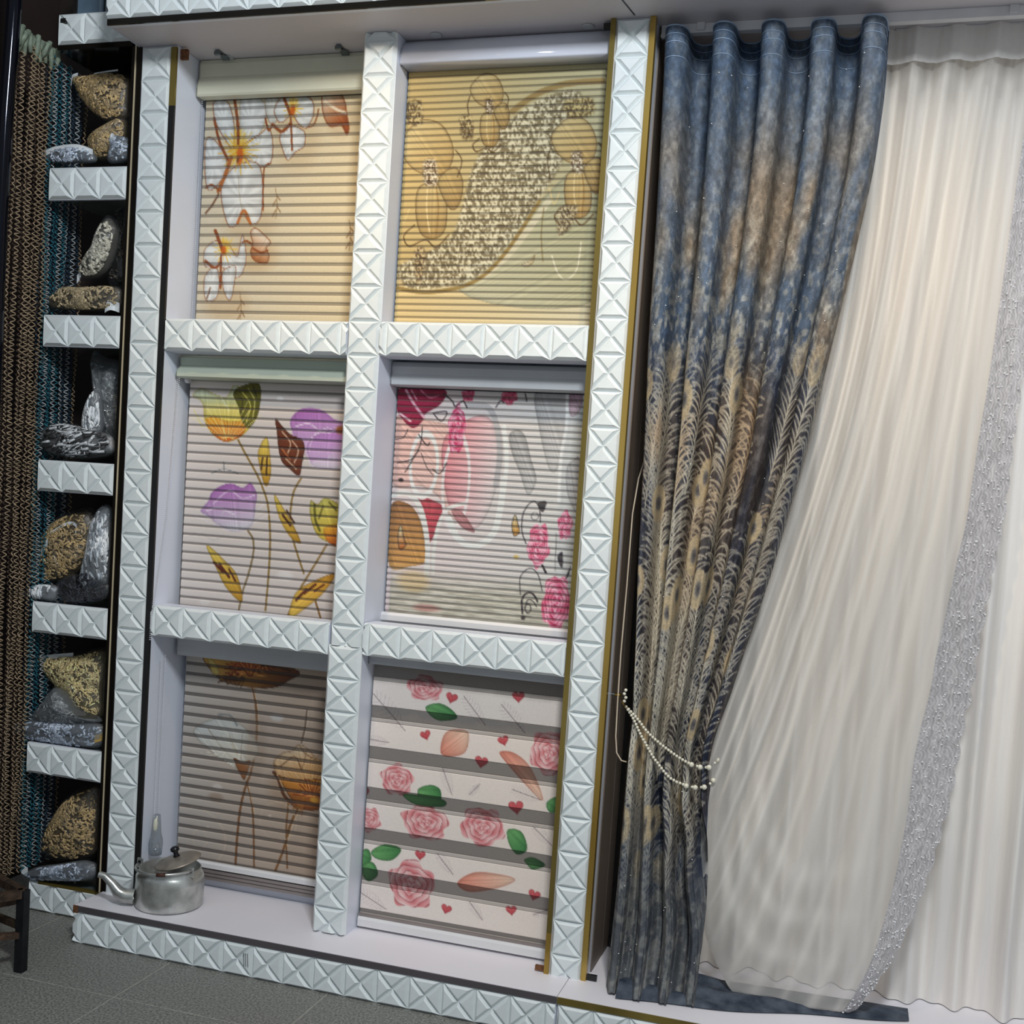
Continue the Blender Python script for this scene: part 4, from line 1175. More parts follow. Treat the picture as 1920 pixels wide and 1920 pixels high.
    # bottom rails
    if k == '4': MB().prism([(Y + .012, Z1), (Y - .010, Z1), (Y - .016, Z1 - .008), (Y - .016, Z1 - .024), (Y - .008, Z1 - .032), (Y + .012, Z1 - .032)], X0 - .006, X1 - .004).build('bottom_rail', M['rail'], t)
    if k == '5':
        MB().prism([(Y + .010, Z1), (Y - .010, Z1), (Y - .014, Z1 - .006), (Y - .014, Z1 - .020), (Y + .010, Z1 - .022)], X0, X1 - .006).build('bottom_rail', M['rail'], t)
        for j in range(3): MB().box(X0, X1 - .006, Y - .010 + j * .003, Y + .008, Z1 - .036 - j * .013, Z1 - .026 - j * .013).build('rail_slat', M['railgrey'], t)
    if k == '6':
        MB().box(X0, X1 - .004, Y - .010, Y + .008, Z1 - .006, Z1 + .002).build('rail_slat', M['railgrey'], t)
        MB().prism([(Y + .010, Z1 - .006), (Y - .012, Z1 - .006), (Y - .016, Z1 - .014), (Y - .016, Z1 - .036), (Y + .010, Z1 - .040)], X0, X1 - .004).build('bottom_rail', M['rail'], t)
    if k in '13': MB().box(X0, X1 - .006, Y - .01, Y + .01, Z1 - .018, Z1).build('bottom_rail', M['rail'], t)
    # bead chains hanging at the left end
    if k == '1':
        mb = MB(); chain_mesh(mb, [(X0 - .003, Y - .02, Z0), (X0 - .004, Y - .02, 1.965)]); chain_mesh(mb, [(X0 - .003, Y + .004, Z0), (X0 - .004, Y + .004, 1.965)]); mb.build('bead_chain', M['chain'], t)
    if k == '3':
        mb = MB(); chain_mesh(mb, [(X0 + .004, .05, Z0 - .004), (X0 - .010, .035, 1.35), (.0125, -.016, 1.03), (.0125, -.018, .95)]); chain_mesh(mb, [(X0 - .010, .062, Z0), (.0125, .045, 1.35), (.0165, -.016, 1.03), (.0165, -.018, .95)]); mb.build('bead_chain', M['chain'], t)
        MB().lathe([(.0, -.006), (.011, -.006), (.011, .006), (0, .006)], (X0 + .006, .095, Z0 - .002), 14, Matrix.Rotation(math.pi / 2, 3, 'Y')).build('chain_wheel', M['chain'], t)
    if k == '5':
        mb = MB(); chain_mesh(mb, [(.026, .030, .90), (.026, .030, .335)]); chain_mesh(mb, [(.026, .052, .90), (.026, .052, .335)]); mb.build('bead_chain', M['chain'], t)
        mb = MB(); mb.tube([(.030, .041, .255), (.030, .041, .285), (.030, .041, .300), (.030, .041, .325), (.030, .041, .385)], [.020, .022, .022, .016, .011], 12)
        ct = mb.build('chain_tensioner', M['clearplastic'], t, smooth=True); ct['label'] = 'clear plastic chain tensioner with cream oval insert'
        MB().ball((.032, .034, .352), .026, 12, 8, (.32, .38, 1)).build('insert', M['hb_cream'], ct, smooth=True)

# ------------------------------------------------------------------ curtains
def prof(pts, z):
    P = sorted((p[1], p[0]) for p in pts); return np.interp(z, [p[0] for p in P], [p[1] for p in P])
LE = [[1.5, 2.777], [1.508, 2.493], [1.515, 2.205], [1.515, 1.914], [1.522, 1.619], [1.529, 1.321], [1.544, 1.021], [1.548, 0.869], [1.549, 0.716], [1.546, 0.484], [1.543, 0.25], [1.547, 0.115]]
RE = [[2.083, 2.748], [2.087, 2.603], [2.076, 2.402], [2.043, 2.157], [2.016, 1.991], [1.989, 1.823], [1.963, 1.639], [1.933, 1.496], [1.904, 1.336], [1.872, 1.203], [1.834, 1.053], [1.808, 0.932], [1.78, 0.825], [1.78, 0.72], [1.787, 0.601], [1.794, 0.452], [1.799, 0.301], [1.796, 0.147]]
dr = thing('velvet_curtain', 'blue grey velvet curtain with a peacock feather weave, tied back', 'curtain', (1.68, .05, .12))
NR, NC = 880, 470
zz = np.linspace(2.752, .128, NR); ss = np.linspace(0, 1, NC)
r_ = np.random.RandomState(3)
XL = prof(LE, zz); XR = prof(RE, zz)
kern = np.ones(41) / 41
XL = np.convolve(np.pad(XL, 20, 'edge'), kern, 'valid'); XR = np.convolve(np.pad(XR, 20, 'edge'), kern, 'valid')
Zg, Sg = np.meshgrid(zz, ss, indexing='ij')
ph = 2 * np.pi * 4 * (Sg - .065) / .863
drift = (noise2(NR, NC, 4, 5, 11) - .5) * .9 * np.clip((2.7 - Zg) / 1.2, 0, 1)
ph = ph + drift
low = np.clip((1.0 - Zg) / .6, 0, 1)
ph = ph * (1 - .30 * np.clip((.75 - Zg) / .5, 0, 1)) + low * (.9 * np.sin(ph * .5 + 1.0) + .5 * np.sin(Zg * 9))
Wd = (XR - XL)[:, None]
xs = (ph + .34 * np.sin(2 * ph)) ; xs0 = xs[:, :1]; xs1 = xs[:, -1:]
Xg = XL[:, None] + Wd * np.clip((xs - xs0) / (xs1 - xs0), 0, 1)
amp = .066 * np.clip(Wd / .55, .55, 1) * (.85 + .3 * noise2(NR, NC, 3, 6, 4)) * (1 - .2 * np.clip((.55 - Zg) / .3, 0, 1)) * (1 - .50 * np.clip((.30 - Zg) / .18, 0, 1))
cosp = np.cos(ph); wave = np.sign(cosp) * np.abs(cosp) ** .6
Yg = .054 - .010 * np.clip((1.1 - Zg) / .4, 0, 1) - amp * wave - .004 * np.cos(ph * 5 + Zg * 3) * np.clip((2.4 - Zg) / 1.5, 0, 1)
lean = np.clip((.75 - Zg) / .6, 0, 1) ** 1.6
Yg = Yg - .055 * lean * np.clip(1.2 - np.abs(Sg - .55) * 1.2, 0, 1) - .02 * lean * np.sin(ph * 1.0)
tie = np.exp(-((Zg - .80 + .16 * (Sg - .5)) / .07) ** 2)
Yg = Yg - .02 * (1 - tie) * np.clip((.95 - np.abs(Zg - .8)) , 0, 1) * .4 + .012 * tie
flat = np.clip((.20 - Zg) / .07, 0, 1)
Yg = Yg - .035 * np.clip((.34 - Zg) / .21, 0, 1) ** 1.5 - .03 * flat * np.clip(1.1 - Sg, 0, 1) * (.4 + .6 * np.cos(ph) ** 2)
VG = np.stack([Xg, Yg, Zg], -1)
# colour of the weave
blue = np.array((54, 76, 104.)); gblue = np.array((92, 98, 108.)); tan = np.array((136, 114, 88.)); navy = np.array((26, 32, 52.)); dbr = np.array((50, 40, 38.)); cream = np.array((222, 212, 188.)); grey = np.array((126, 126, 124.))
n1 = noise2(NR, NC, 5, 11, 21, 3)[..., None]; n2 = noise2(NR, NC, 9, 9, 22, 3)[..., None]; nf = noise2(NR, NC, 150, 90, 23, 2)[..., None]; _k = np.clip((1.0 - zz) / .4, 0, 1)[:, None]
nm = (noise2(NR, NC, 120, 80, 24, 3) * (1 - _k) + noise2(NR, NC, 110, 26, 25, 3) * _k)[..., None]
nf = nf * (1 - .6 * _k[..., None]) + .3 * _k[..., None]
str_ = np.clip(.58 / (XR - XL), 1, 2.4) ** .85
base = blue * (1 - n1) + gblue * n1
lowk = np.clip((.62 - Zg) / .25, 0, 1)[..., None]; base = base * (1 - lowk) + (np.array((92, 92, 92.)) * n1 + np.array((66, 72, 82.)) * (1 - n1)) * lowk
topk = np.clip((Zg - 2.35) / .35, 0, 1)[..., None]
tk = np.clip((n2 - .45) * 5, 0, 1) * np.clip((2.62 - Zg) / .3, 0, 1)[..., None] * np.clip((Zg - 1.0) / .5, 0, 1)[..., None]
base = base * (1 - .75 * tk) + tan * .75 * tk
dk = np.clip((2.0 - Zg) / .25, 0, 1)[..., None] * np.clip((Zg - .35) / .3, 0, 1)[..., None]
dcol = navy * (1 - np.clip((n1 - .4) * 4, 0, 1)) + dbr * np.clip((n1 - .4) * 4, 0, 1)
dcol = dcol * (1 - .35 * tk) + tan * .35 * tk
base = base * (1 - .96 * dk) + dcol * .96 * dk
mott = np.clip((nm - .46) * 6, 0, 1) * (.22 + .45 * np.clip((2.35 - Zg) / .4, 0, 1) * np.clip((Zg - 1.75) / .2, 0, 1) + .22 * np.clip((.6 - Zg) / .3, 0, 1))[..., None]
base = base * (1 - mott) + (grey * .6 + cream * .4) * mott
base = base * (.72 + .56 * nf)
base = base * (1 - .12 * topk) + blue * .12 * topk
mask = np.zeros((NR, NC))
def splat(px, py, w):
    ok = (px > 1) & (px < NC - 2) & (py > 1) & (py < NR - 2); px, py, w = px[ok], py[ok], w[ok]
    xi = px.astype(int); yi = py.astype(int); fx = px - xi; fy = py - yi
    for a, b, q in ((0, 0, (1 - fx) * (1 - fy)), (0, 1, fx * (1 - fy)), (1, 0, (1 - fx) * fy), (1, 1, fx * fy)):
        np.maximum.at(mask, (yi + a, xi + b), np.clip(q * 1.5, 0, 1) * w)
def row_of(z): return (2.752 - z) / (2.752 - .128) * (NR - 1)
eyes = []
for n in range(56):
    L = r_.uniform(110, 240); bx = r_.uniform(-8, NC + 8); top = row_of(r_.uniform(.45, 2.02)); ang = r_.normal(0, .16); cv_ = r_.normal(0, .2)
    t = np.linspace(0, 1, int(L * 2)); sx = bx + L * (t * math.sin(ang) + cv_ * t * t * .3); sy = top + L * t
    st = .7 + .3 * r_.rand()
    for o in (0, .5, 1.0): splat(sx + o, sy, np.full(len(t), st))
    nb = int(L / 6.6)
    for i in range(nb):
        u = i / nb; x0 = np.interp(u, t, sx); y0 = np.interp(u, t, sy); bl = r_.uniform(22, 36) * (.35 + .8 * math.sin(min(1, .10 + u) * 2.4))
        tt = np.linspace(0, 1, int(abs(bl) * 2) + 4)
        for sg in (-1, 1):
            a0 = .25 + .25 * r_.rand(); a1 = a0 + r_.uniform(.5, 1.7)
            aa = a0 + (a1 - a0) * tt; dx = np.cumsum(np.sin(aa)) / len(tt) * bl * sg * str_[int(np.clip(y0, 0, NR - 1))]; dy = -np.cumsum(np.cos(aa)) / len(tt) * bl
            w_ = (1 - .3 * tt) * st
            splat(x0 + dx, y0 + dy, w_); splat(x0 + dx, y0 + dy + .8, w_); splat(x0 + dx, y0 + dy + 1.4, w_ * (1 - tt))
    if r_.rand() < .5: eyes.append((bx, top + 8, r_.uniform(9, 12) * str_[int(np.clip(top, 0, NR - 1))], r_.uniform(14, 19)))
fz = np.clip((2.02 - Zg) / .25, 0, 1) * np.clip((Zg - .30) / .35, 0, 1)
mk = np.clip(mask, 0, 1)[..., None] * fz[..., None]
bc = cream * (1 - .45 * tk) + np.array((196, 150, 100.)) * .45 * tk
bc = bc * (.82 + .3 * n2)
base = base * (1 - .97 * mk) + bc * .97 * mk
for (ex, ey, rx, ry) in eyes:
    x0, x1 = int(max(0, ex - rx * 1.3)), int(min(NC, ex + rx * 1.3)); y0, y1 = int(max(0, ey - ry * 1.3)), int(min(NR, ey + ry * 1.3))
    if x1 - x0 < 3 or y1 - y0 < 3: continue
    yy, xx = np.mgrid[y0:y1, x0:x1]; r = np.sqrt(((xx - ex) / rx) ** 2 + ((yy - ey) / ry) ** 2); f = fz[y0:y1, x0:x1]
    for lim, c in ((1.1, (186, 166, 132)), (.55, (150, 140, 122)), (.42, (96, 92, 92)), (.2, (70, 66, 66))):
        al = (np.clip((lim - r) * 7, 0, 1) * f * .9)[..., None]; base[y0:y1, x0:x1] = base[y0:y1, x0:x1] * (1 - al) + np.array(c, float) * al
cur = grid('drape', VG, M['velvet'], dr, lin_np(base))
# stitched heading lines and hem
for zz0 in (2.728, 2.705, 2.667):
    i = int(row_of(zz0)); mb = MB(); pts = [tuple(VG[i, j] + np.array((0, -.0012, .004 * math.sin(j * .02)))) for j in range(4, NC - 4, 3)]
    mb.tube(pts, .0009, 4).build('heading_stitch', M['stitch'], dr)
mb = MB(); mb.tube([tuple(VG[0, j]) for j in range(0, NC, 3)], .0022, 5).build('top_hem', M['stitch'], dr)
mb = MB()
for n in range(110):
    i = r_.randint(20, NR - 10); j = r_.randint(4, NC - 4)
    if 1.9 > zz[i] > .6 and r_.rand() < .6: continue
    p = VG[i, j]; mb.octa((p[0], p[1] - .002, p[2]), .0019)
sq = mb.build('sequins', M['sequin'], dr); sq['kind'] = 'stuff'
# the hem trailing over the plinth to the right
n, m = 60, 26
u, v = np.meshgrid(np.linspace(0, 1, n), np.linspace(0, 1, m), indexing='xy')
xb = 1.585 + u * .775
yf = -.092 + .21 * u ** 1.3 + .008 * np.sin(u * 12); yk = .15 + .05 * u
yv = yf + (yk - yf) * v
zv = .1235 + (.052 * (1 - u * .45)) * np.sin(np.pi * np.clip(v * 1.02, 0, 1)) ** .6 * (.75 + .35 * np.sin(v * 16 + u * 5) * .6 + .25 * np.sin(u * 11 + v * 4)) * np.clip((1.02 - u) * 7, 0, 1) * (1 - .62 * np.clip((u - .24) / .12, 0, 1))
grid('trailing_hem', np.stack([xb, yv, zv], -1), M['velvetblue'], dr)

# voile swept to the left
SL = [[2.002, 2.806], [2.022, 2.441], [2.017, 2.128], [1.985, 1.839], [1.935, 1.573], [1.871, 1.286], [1.803, 1.006], [1.746, 0.737]]
SR = [[2.526, 2.81], [2.508, 2.43], [2.497, 2.09], [2.492, 1.897], [2.484, 1.716], [2.479, 1.519], [2.467, 1.405], [2.453, 1.233], [2.444, 1.146], [2.441, 1.059], [2.427, 0.956], [2.418, 0.853], [2.406, 0.734], [2.39, 0.644], [2.365, 0.521], [2.329, 0.396], [2.295, 0.3], [2.249, 0.208], [2.217, 0.145]]
HE = [[1.754, 0.753], [1.758, 0.632], [1.766, 0.511], [1.782, 0.375], [1.818, 0.265], [1.881, 0.164], [1.955, 0.132], [2.072, 0.113], [2.156, 0.134], [2.215, 0.175]]            # hem line
def resample(P, n):
    P = np.array(P, float); P = spline(P, False, 8); d = np.r_[0, np.cumsum(np.hypot(*np.diff(P, axis=0).T))]; t = np.linspace(0, d[-1], n)
    return np.stack([np.interp(t, d, P[:, 0]), np.interp(t, d, P[:, 1])], 1)
nr, nc = 260, 200
A = resample(SL, nr); Bc = resample(SR, nr); Hm = resample(HE, nc)
T = np.stack([np.linspace(A[0, 0], Bc[0, 0], nc), np.full(nc, 2.772)], 1)
A[0, 1] = Bc[0, 1] = 2.772
s = np.linspace(0, 1, nc)[None, :, None]; t = np.linspace(0, 1, nr)[:, None, None]
C = (1 - s) * A[:, None] + s * Bc[:, None] + (1 - t) * T[None] + t * Hm[None] - ((1 - s) * (1 - t) * T[0] + s * (1 - t) * T[-1] + (1 - s) * t * Hm[0] + s * t * Hm[-1])
s2 = s[..., 0]; t2 = t[..., 0]
w5 = 2 * np.pi * 5.2 * s2 + .8 * np.sin(2.2 * t2)
fold = (np.abs(np.cos(w5 / 2)) ** 1.6 - .5) * .040 * (1 - .35 * t2) + np.sin(2 * np.pi * 13 * s2 + 4 * t2) * .005 * (.3 + t2) + np.sin(2 * np.pi * 23 * s2 + 7 * t2 + 2 * s2) * .0022
fold = fold * (1 - .6 * np.clip((s2 - .82) / .08, 0, 1)) * (1 - .75 * np.clip((t2 - .88) / .12, 0, 1))
bel = -.108 * np.sin(np.pi / 2 * np.clip((t2 - .62) / .38, 0, 1)) ** 2
Ysh = .165 + fold + bel - .02 * np.sin(np.pi * t2) * (1 - s2) + .02 * np.clip((t2 - .96) / .04, 0, 1) ** 2
crump = (noise2(nr, nc, 7, 5, 31, 2) - .5) * .10 * np.clip((t2 - .80) / .15, 0, 1) * np.clip(1.05 - s2, 0, 1) * np.clip((1 - t2) / .06, 0, 1)
crump = crump - .035 * np.abs(np.sin(9 * t2 + 4 * s2)) * np.clip((t2 - .84) / .1, 0, 1) * np.clip((1 - t2) / .05, 0, 1) * np.clip((.75 - s2) * 3, 0, 1)
Zs = np.maximum(C[..., 1] + crump * .25, .131)
VS = np.stack([C[..., 0], Ysh + crump * .8, Zs], -1)
for i in range(nr):                              # the border runs out to a narrow strip at the hem
    fb_ = .865 + .085 * np.clip((i / (nr - 1) - .72) / .28, 0, 1)
    ci_ = np.interp(np.linspace(0, 1, nc), [0, .865, 1], [0, fb_, 1]) * (nc - 1)
    VS[i] = np.stack([np.interp(ci_, np.arange(nc), VS[i, :, a]) for a in range(3)], 1)
sh = thing('voile_curtain', 'white sheer voile curtain swept to the left with a glittering silver border', 'curtain', (2.1, .13, .17))
jb = int(nc * .865)
rid = np.zeros((nr, nc))
for sc_, wd_, st_, dr_ in ((.06, .012, .35, .02), (.13, .018, .45, .03), (.22, .012, .4, -.02), (.30, .022, .5, .02), (.385, .012, .35, .01), (.46, .02, .5, -.02), (.55, .014, .4, .02), (.63, .022, .5, .0), (.70, .012, .35, .01), (.77, .02, .45, .0), (.84, .014, .3, 0)):
    rid += st_ * np.exp(-((s2 - sc_ - dr_ * np.sin(3 * t2)) / (wd_ * (1.25 - .5 * t2))) ** 2)
rid = np.clip(rid, 0, .62) * (.55 + .45 * np.sin(np.pi * np.clip(t2 * .9 + .05, 0, 1))) + .35 * np.clip((t2 - .975) / .02, 0, 1) * np.clip((s2 - .3) * 6, 0, 1)
for a_, b_, w_, k_ in ((.90, .10, .010, .30), (.86, .16, .012, .26), (.94, .05, .010, .28)):      # slack folds above the hem
    rid = rid + k_ * np.exp(-((t2 - (a_ - b_ * (s2 - .55) ** 2 * 4 * np.sign(s2 - .2))) / w_) ** 2) * np.clip((.84 - s2) * 5, 0, 1) * np.clip((s2 - .22) * 6, 0, 1)
dcl = np.repeat(rid[..., None], 3, 2)
grid('voile', VS[:, :jb + 1], M['sheer'], sh, dcl[:, :jb + 1])
# embroidered border: finer mesh with fish-scale rows
nr2, nc2 = 620, 46
ri = np.linspace(0, nr - 1.001, nr2); ci = np.linspace(jb, nc - 1.001, nc2)
def bil(G):
    a = ri.astype(int); b = ci.astype(int); fa = (ri - a)[:, None, None]; fb = (ci - b)[None, :, None]
    return (G[a][:, b] * (1 - fa) + G[a + 1][:, b] * fa) * (1 - fb) + (G[a][:, np.minimum(b + 1, nc - 1)] * (1 - fa) + G[a + 1][:, np.minimum(b + 1, nc - 1)] * fa) * fb
VB = bil(VS)
Lg = np.linspace(0, 2.75, nr2)[:, None] / .030; Wg = np.linspace(0, 1, nc2)[None, :] * 3.2
rw = np.floor(Wg); fxx = Wg - rw - .5; fyy = (Lg + .5 * (rw % 2)) % 1 - .5
rr = np.sqrt((fxx + .5) ** 2 + fyy ** 2); arc = .5 + .5 * np.cos(rr * 2 * np.pi * 4)
cb = (np.array((222, 219, 222.)) * (.84 + .16 * arc[..., None])) * (.9 + .2 * noise2(nr2, nc2, 200, 20, 5)[..., None])
scal = 1 + .10 * np.abs(np.sin(np.linspace(0, 2.75, nr2) * np.pi / .075))
VB[:, :, 0] = VB[:, :1, 0] + (VB[:, :, 0] - VB[:, :1, 0]) * scal[:, None]
VB[:, :, 1] -= .003 * arc
grid('embroidered_border', VB, M['border'], sh, lin_np(cb))
mb = MB()
for k in range(900):
    i = r_.randint(60, nr2 - 2); j = r_.randint(2, nc2 - 1)
    if r_.rand() > .35 + .65 * i / nr2: continue
    p = VB[i, j]; mb.octa((p[0], p[1] - .004, p[2]), r_.uniform(.0016, .0031))
q = mb.build('sequins', M['sequin'], sh); q['kind'] = 'stuff'
hd = VS[:9].copy(); hd[:, :, 1] -= .004
k9 = np.linspace(0, 1, 9)[:, None]; hd[:, :, 2] = 2.7795 - .090 * k9
hd[:, :, 0] = VS[0, :, 0][None, :]; hd[:, :, 1] = .5 * VS[0, :, 1][None, :] + .5 * VS[0, :, 1].mean() - .022
grid('header_tape', hd, M['header'], sh)

# jacquard curtain behind
n, m = 420, 60
x = np.linspace(1.62, 3.15, n); z = np.linspace(2.77, .1225, m)
xx, zv = np.meshgrid(x, z)
yy = .275 + .026 * np.sin(xx * 2 * np.pi / .125 + .6 * np.sin(xx * 9)) + .012 * np.sin(xx * 2 * np.pi / .061 + zv * .4)
yy += (.010 * np.sin(xx * 23 + 1) * np.clip((1.2 - zv), 0, 1))
yy -= .02 * np.clip((.30 - zv) / .18, 0, 1) * (.5 + .5 * np.sin(xx * 2 * np.pi / .125 + 1))
jc = thing('jacquard_curtain', 'heavy cream white jacquard curtain hanging behind the voile', 'curtain', (2.4, .275, .13))
grid('panel', np.stack([xx, yy, zv], -1), M['satin'], jc)

tk = thing('curtain_track', 'white curtain track fixed under the soffit', 'curtain track', (2.2, .05, 2.76))
MB().box(1.487, 3.38, .050, .072, 2.757, 2.7815).build('rail', M['track'], tk)
MB().box(2.10, 3.38, .150, .166, 2.777, 2.7815).build('rail', M['track'], tk)
for xk in (1.585, 2.37): MB().box(xk, xk + .02, .044, .078, 2.762, 2.7818).build('bracket', M['track'], tk)
MB().lathe([(0, -.004), (.007, -.004), (.007, .004), (0, .004)], (1.494, .046, 2.750), 10, Matrix.Rotation(math.pi / 2, 3, 'X')).build('end_stop', M['track'], tk)

# pearl tieback
def front_y(X, Z):
    i = int(np.clip(row_of(Z), 0, NR - 1)); j = np.abs(VG[i, :, 0] - X) < .012
    return float(VG[i, j, 1].min()) if j.any() else .03
tb = thing('pearl_tieback', 'two strand pearl tieback around the velvet curtain', 'tieback', (1.67, 0, .78))
for pts in ([(1.535, .91), (1.562, .886), (1.605, .842), (1.655, .808), (1.712, .778), (1.752, .768), (1.782, .772), (1.796, .79)],
            [(1.535, .91), (1.556, .880), (1.585, .832), (1.625, .778), (1.675, .730), (1.728, .712), (1.770, .714), (1.795, .735)]):
    P = spline(np.array(pts), False, 24); mb = MB(); d = 0; lastp = P[0]; acc = 0; nxt = 0; cnt = 0
    seg = np.hypot(*np.diff(P, axis=0).T); cum = np.r_[0, np.cumsum(seg)]; pos = 0
    while pos < cum[-1]:
        X = np.interp(pos, cum, P[:, 0]); Z = np.interp(pos, cum, P[:, 1]); fr = pos / cum[-1]
        rr_ = (.0046 if fr < .76 else (.0078 if cnt % 2 == 0 else .0042))
        yv = min(front_y(X - .01, Z), front_y(X, Z), front_y(X + .01, Z)) - rr_ + (.045 * max(0, (fr - .93) / .07))
        mb.ball((X, yv, Z), rr_, 8, 5); pos += rr_ * 2.02; cnt += 1
    mb.build('pearl_strand', M['pearl'], tb, smooth=True)
mb = MB()
for k in range(4): mb.ball((1.528 + .004 * (k % 2), .02 - .004 * k, .925 + .011 * k), .005, 8, 5)
mb.build('pearl_cluster', M['pearl'], tb, smooth=True)
MB().tube([(1.535, -.0, .912), (1.522, .02, .922), (1.512, .05, .928), (1.498, .07, .915)], .0014, 5).build('wire_loop', M['brass'], tb)
hk = thing('wall_hook', 'small brass hook on the side of the right post', 'hook', (1.483, .06, .935))
MB().tube([(1.479, .06, .935), (1.492, .06, .935)], .0022, 8).build('pin', M['clip'], hk)
MB().tube([(1.492, .06, .935), (1.510, .06, .934)], .0048, 10).build('knob', M['brass'], hk, smooth=True)
pc = tag(MB().tube([tuple(p) for p in [(1.545, .125, 1.80), (1.530, .115, 1.66), (1.508, .09, 1.55), (1.502, .07, 1.45), (1.503, .06, 1.25), (1.502, .05, 1.05), (1.505, .04, .92), (1.508, .035, .82), (1.515, .03, .775), (1.53, .028, .755), (1.545, .03, .752)]], .0022, 6).build('pull_cord', M['cord'], None, smooth=True), 'thin cream pull cord hanging beside the velvet curtain', 'cord')

# small metal clips under the soffit
for xk, yk, w in ((.113, .067, 'nearest the left post'), (.515, .077, 'nearest the middle post')):
    t = thing('mounting_clip', 'small zinc mounting clip under the soffit ' + w, 'clip', (xk, yk, 2.775), 'empty clips under the soffit')
    MB().box(xk - .006, xk + .006, yk - .024, yk + .024, 2.778, 2.7818).build('plate', M['clip'], t)
    MB().prism([(yk - .024, 2.778), (yk - .024, 2.768), (yk - .018, 2.766), (yk - .019, 2.778)], xk - .010, xk + .010).build('spring_lip', M['clip'], t)
    MB().prism([(yk + .012, 2.778), (yk + .030, 2.770), (yk + .030, 2.774), (yk + .016, 2.778)], xk - .012, xk + .012).build('rear_lip', M['clip'], t)
    MB().lathe([(0, 0), (.004, 0), (.003, .002), (0, .002)], (xk, yk, 2.776), 10).build('screw', M['ironblack'], t)

# ------------------------------------------------------------------ hanging yarn strands at the left
YM = {}
def yarn_mesh(kind, seed, z0=.13, z1=2.78):
    if (kind, seed) in YM: return YM[(kind, seed)]
    rr = random.Random(seed); per = .0165; n = int((z1 - z0) / per * 6); pts = []; ph0 = rr.random() * 6
    for i in range(n + 1):
        z = z1 - (z1 - z0) * i / n; a = 2 * math.pi * (z / per) + 1.3 * math.sin(z * 31 + ph0) + .8 * math.sin(z * 77)
        pts.append((.0056 * math.sin(a) * (1 + .35 * math.sin(z * 53 + ph0)) + .003 * math.sin(z * 9 + ph0), .0060 * math.cos(a * 1.0 + .6) + .003 * math.sin(z * 7 + ph0 * 2), z - z0))
    mb = MB().tube(pts, .0019, 4); me = bpy.data.meshes.new('strand'); me.from_pydata(mb.v, [], mb.f)
    me.polygons.foreach_set('use_smooth', [True] * len(me.polygons)); me.materials.append(M['yarn_' + kind]); YM[(kind, seed)] = me
    return me
def yarn_set(label, spec, z0=.13, group='yarn string curtains at the left'):
    t = thing('string_curtain', label, 'string curtain', (spec[0][0], spec[0][1], z0), group)
    for i, (x, y, kind) in enumerate(spec):
        o = bpy.data.objects.new('strand', yarn_mesh(kind, i % 2)); o.rotation_euler = (0, 0, (i * 2.4) % 6.28); link(o, t, (x, y, z0))
    return t
g = []
for i in range(8):
    for r in range(2): g.append((-.462 - .016 * r - .003 * (i % 2), -.138 + (.0205 if i > 2 else .030) * (i - 2) + .055 + .009 * r, 'beige' if r == 0 else 'brown'))
bt = yarn_set('beige and brown curly string curtain at the left front', g)
g = []
for i in range(6): g.append((-.478, .012 + .016 * i, 'navy'))
for i in range(6): g.append((-.464, .016 + .0155 * i, ('teal', 'silver', 'teal', 'teal', 'silver', 'teal')[i]))
yarn_set('teal and silver curly string curtain beside the shelves', g)
g = []
for i in range(5): g.append((-.466, .112 + .018 * i, ('silver', 'navy', 'silver', 'navy', 'beige')[i]))
for i in range(4): g.append((-.480, .12 + .018 * i, 'navy'))
yarn_set('dark navy and grey curly string curtain at the back of the shelves', g)
mb = MB()
for i in range(13):
    y = -.15 + .0155 * i; mb.tube([(-.468 + .01 * math.sin(i * 2.1), y, 2.742 + .010 * math.sin(i * 1.7)), (-.462 + .006 * math.sin(i * 3.3), y - .004, 2.772), (-.456 + .008 * math.sin(i), y, 2.800 + .010 * math.sin(i * 2.3)), (-.468, y + .006, 2.806), (-.478, y + .008, 2.78)], [.006, .009, .008, .008, .006], 7)
mb.build('gathered_header', M['yarnheader'], bt, smooth=True)

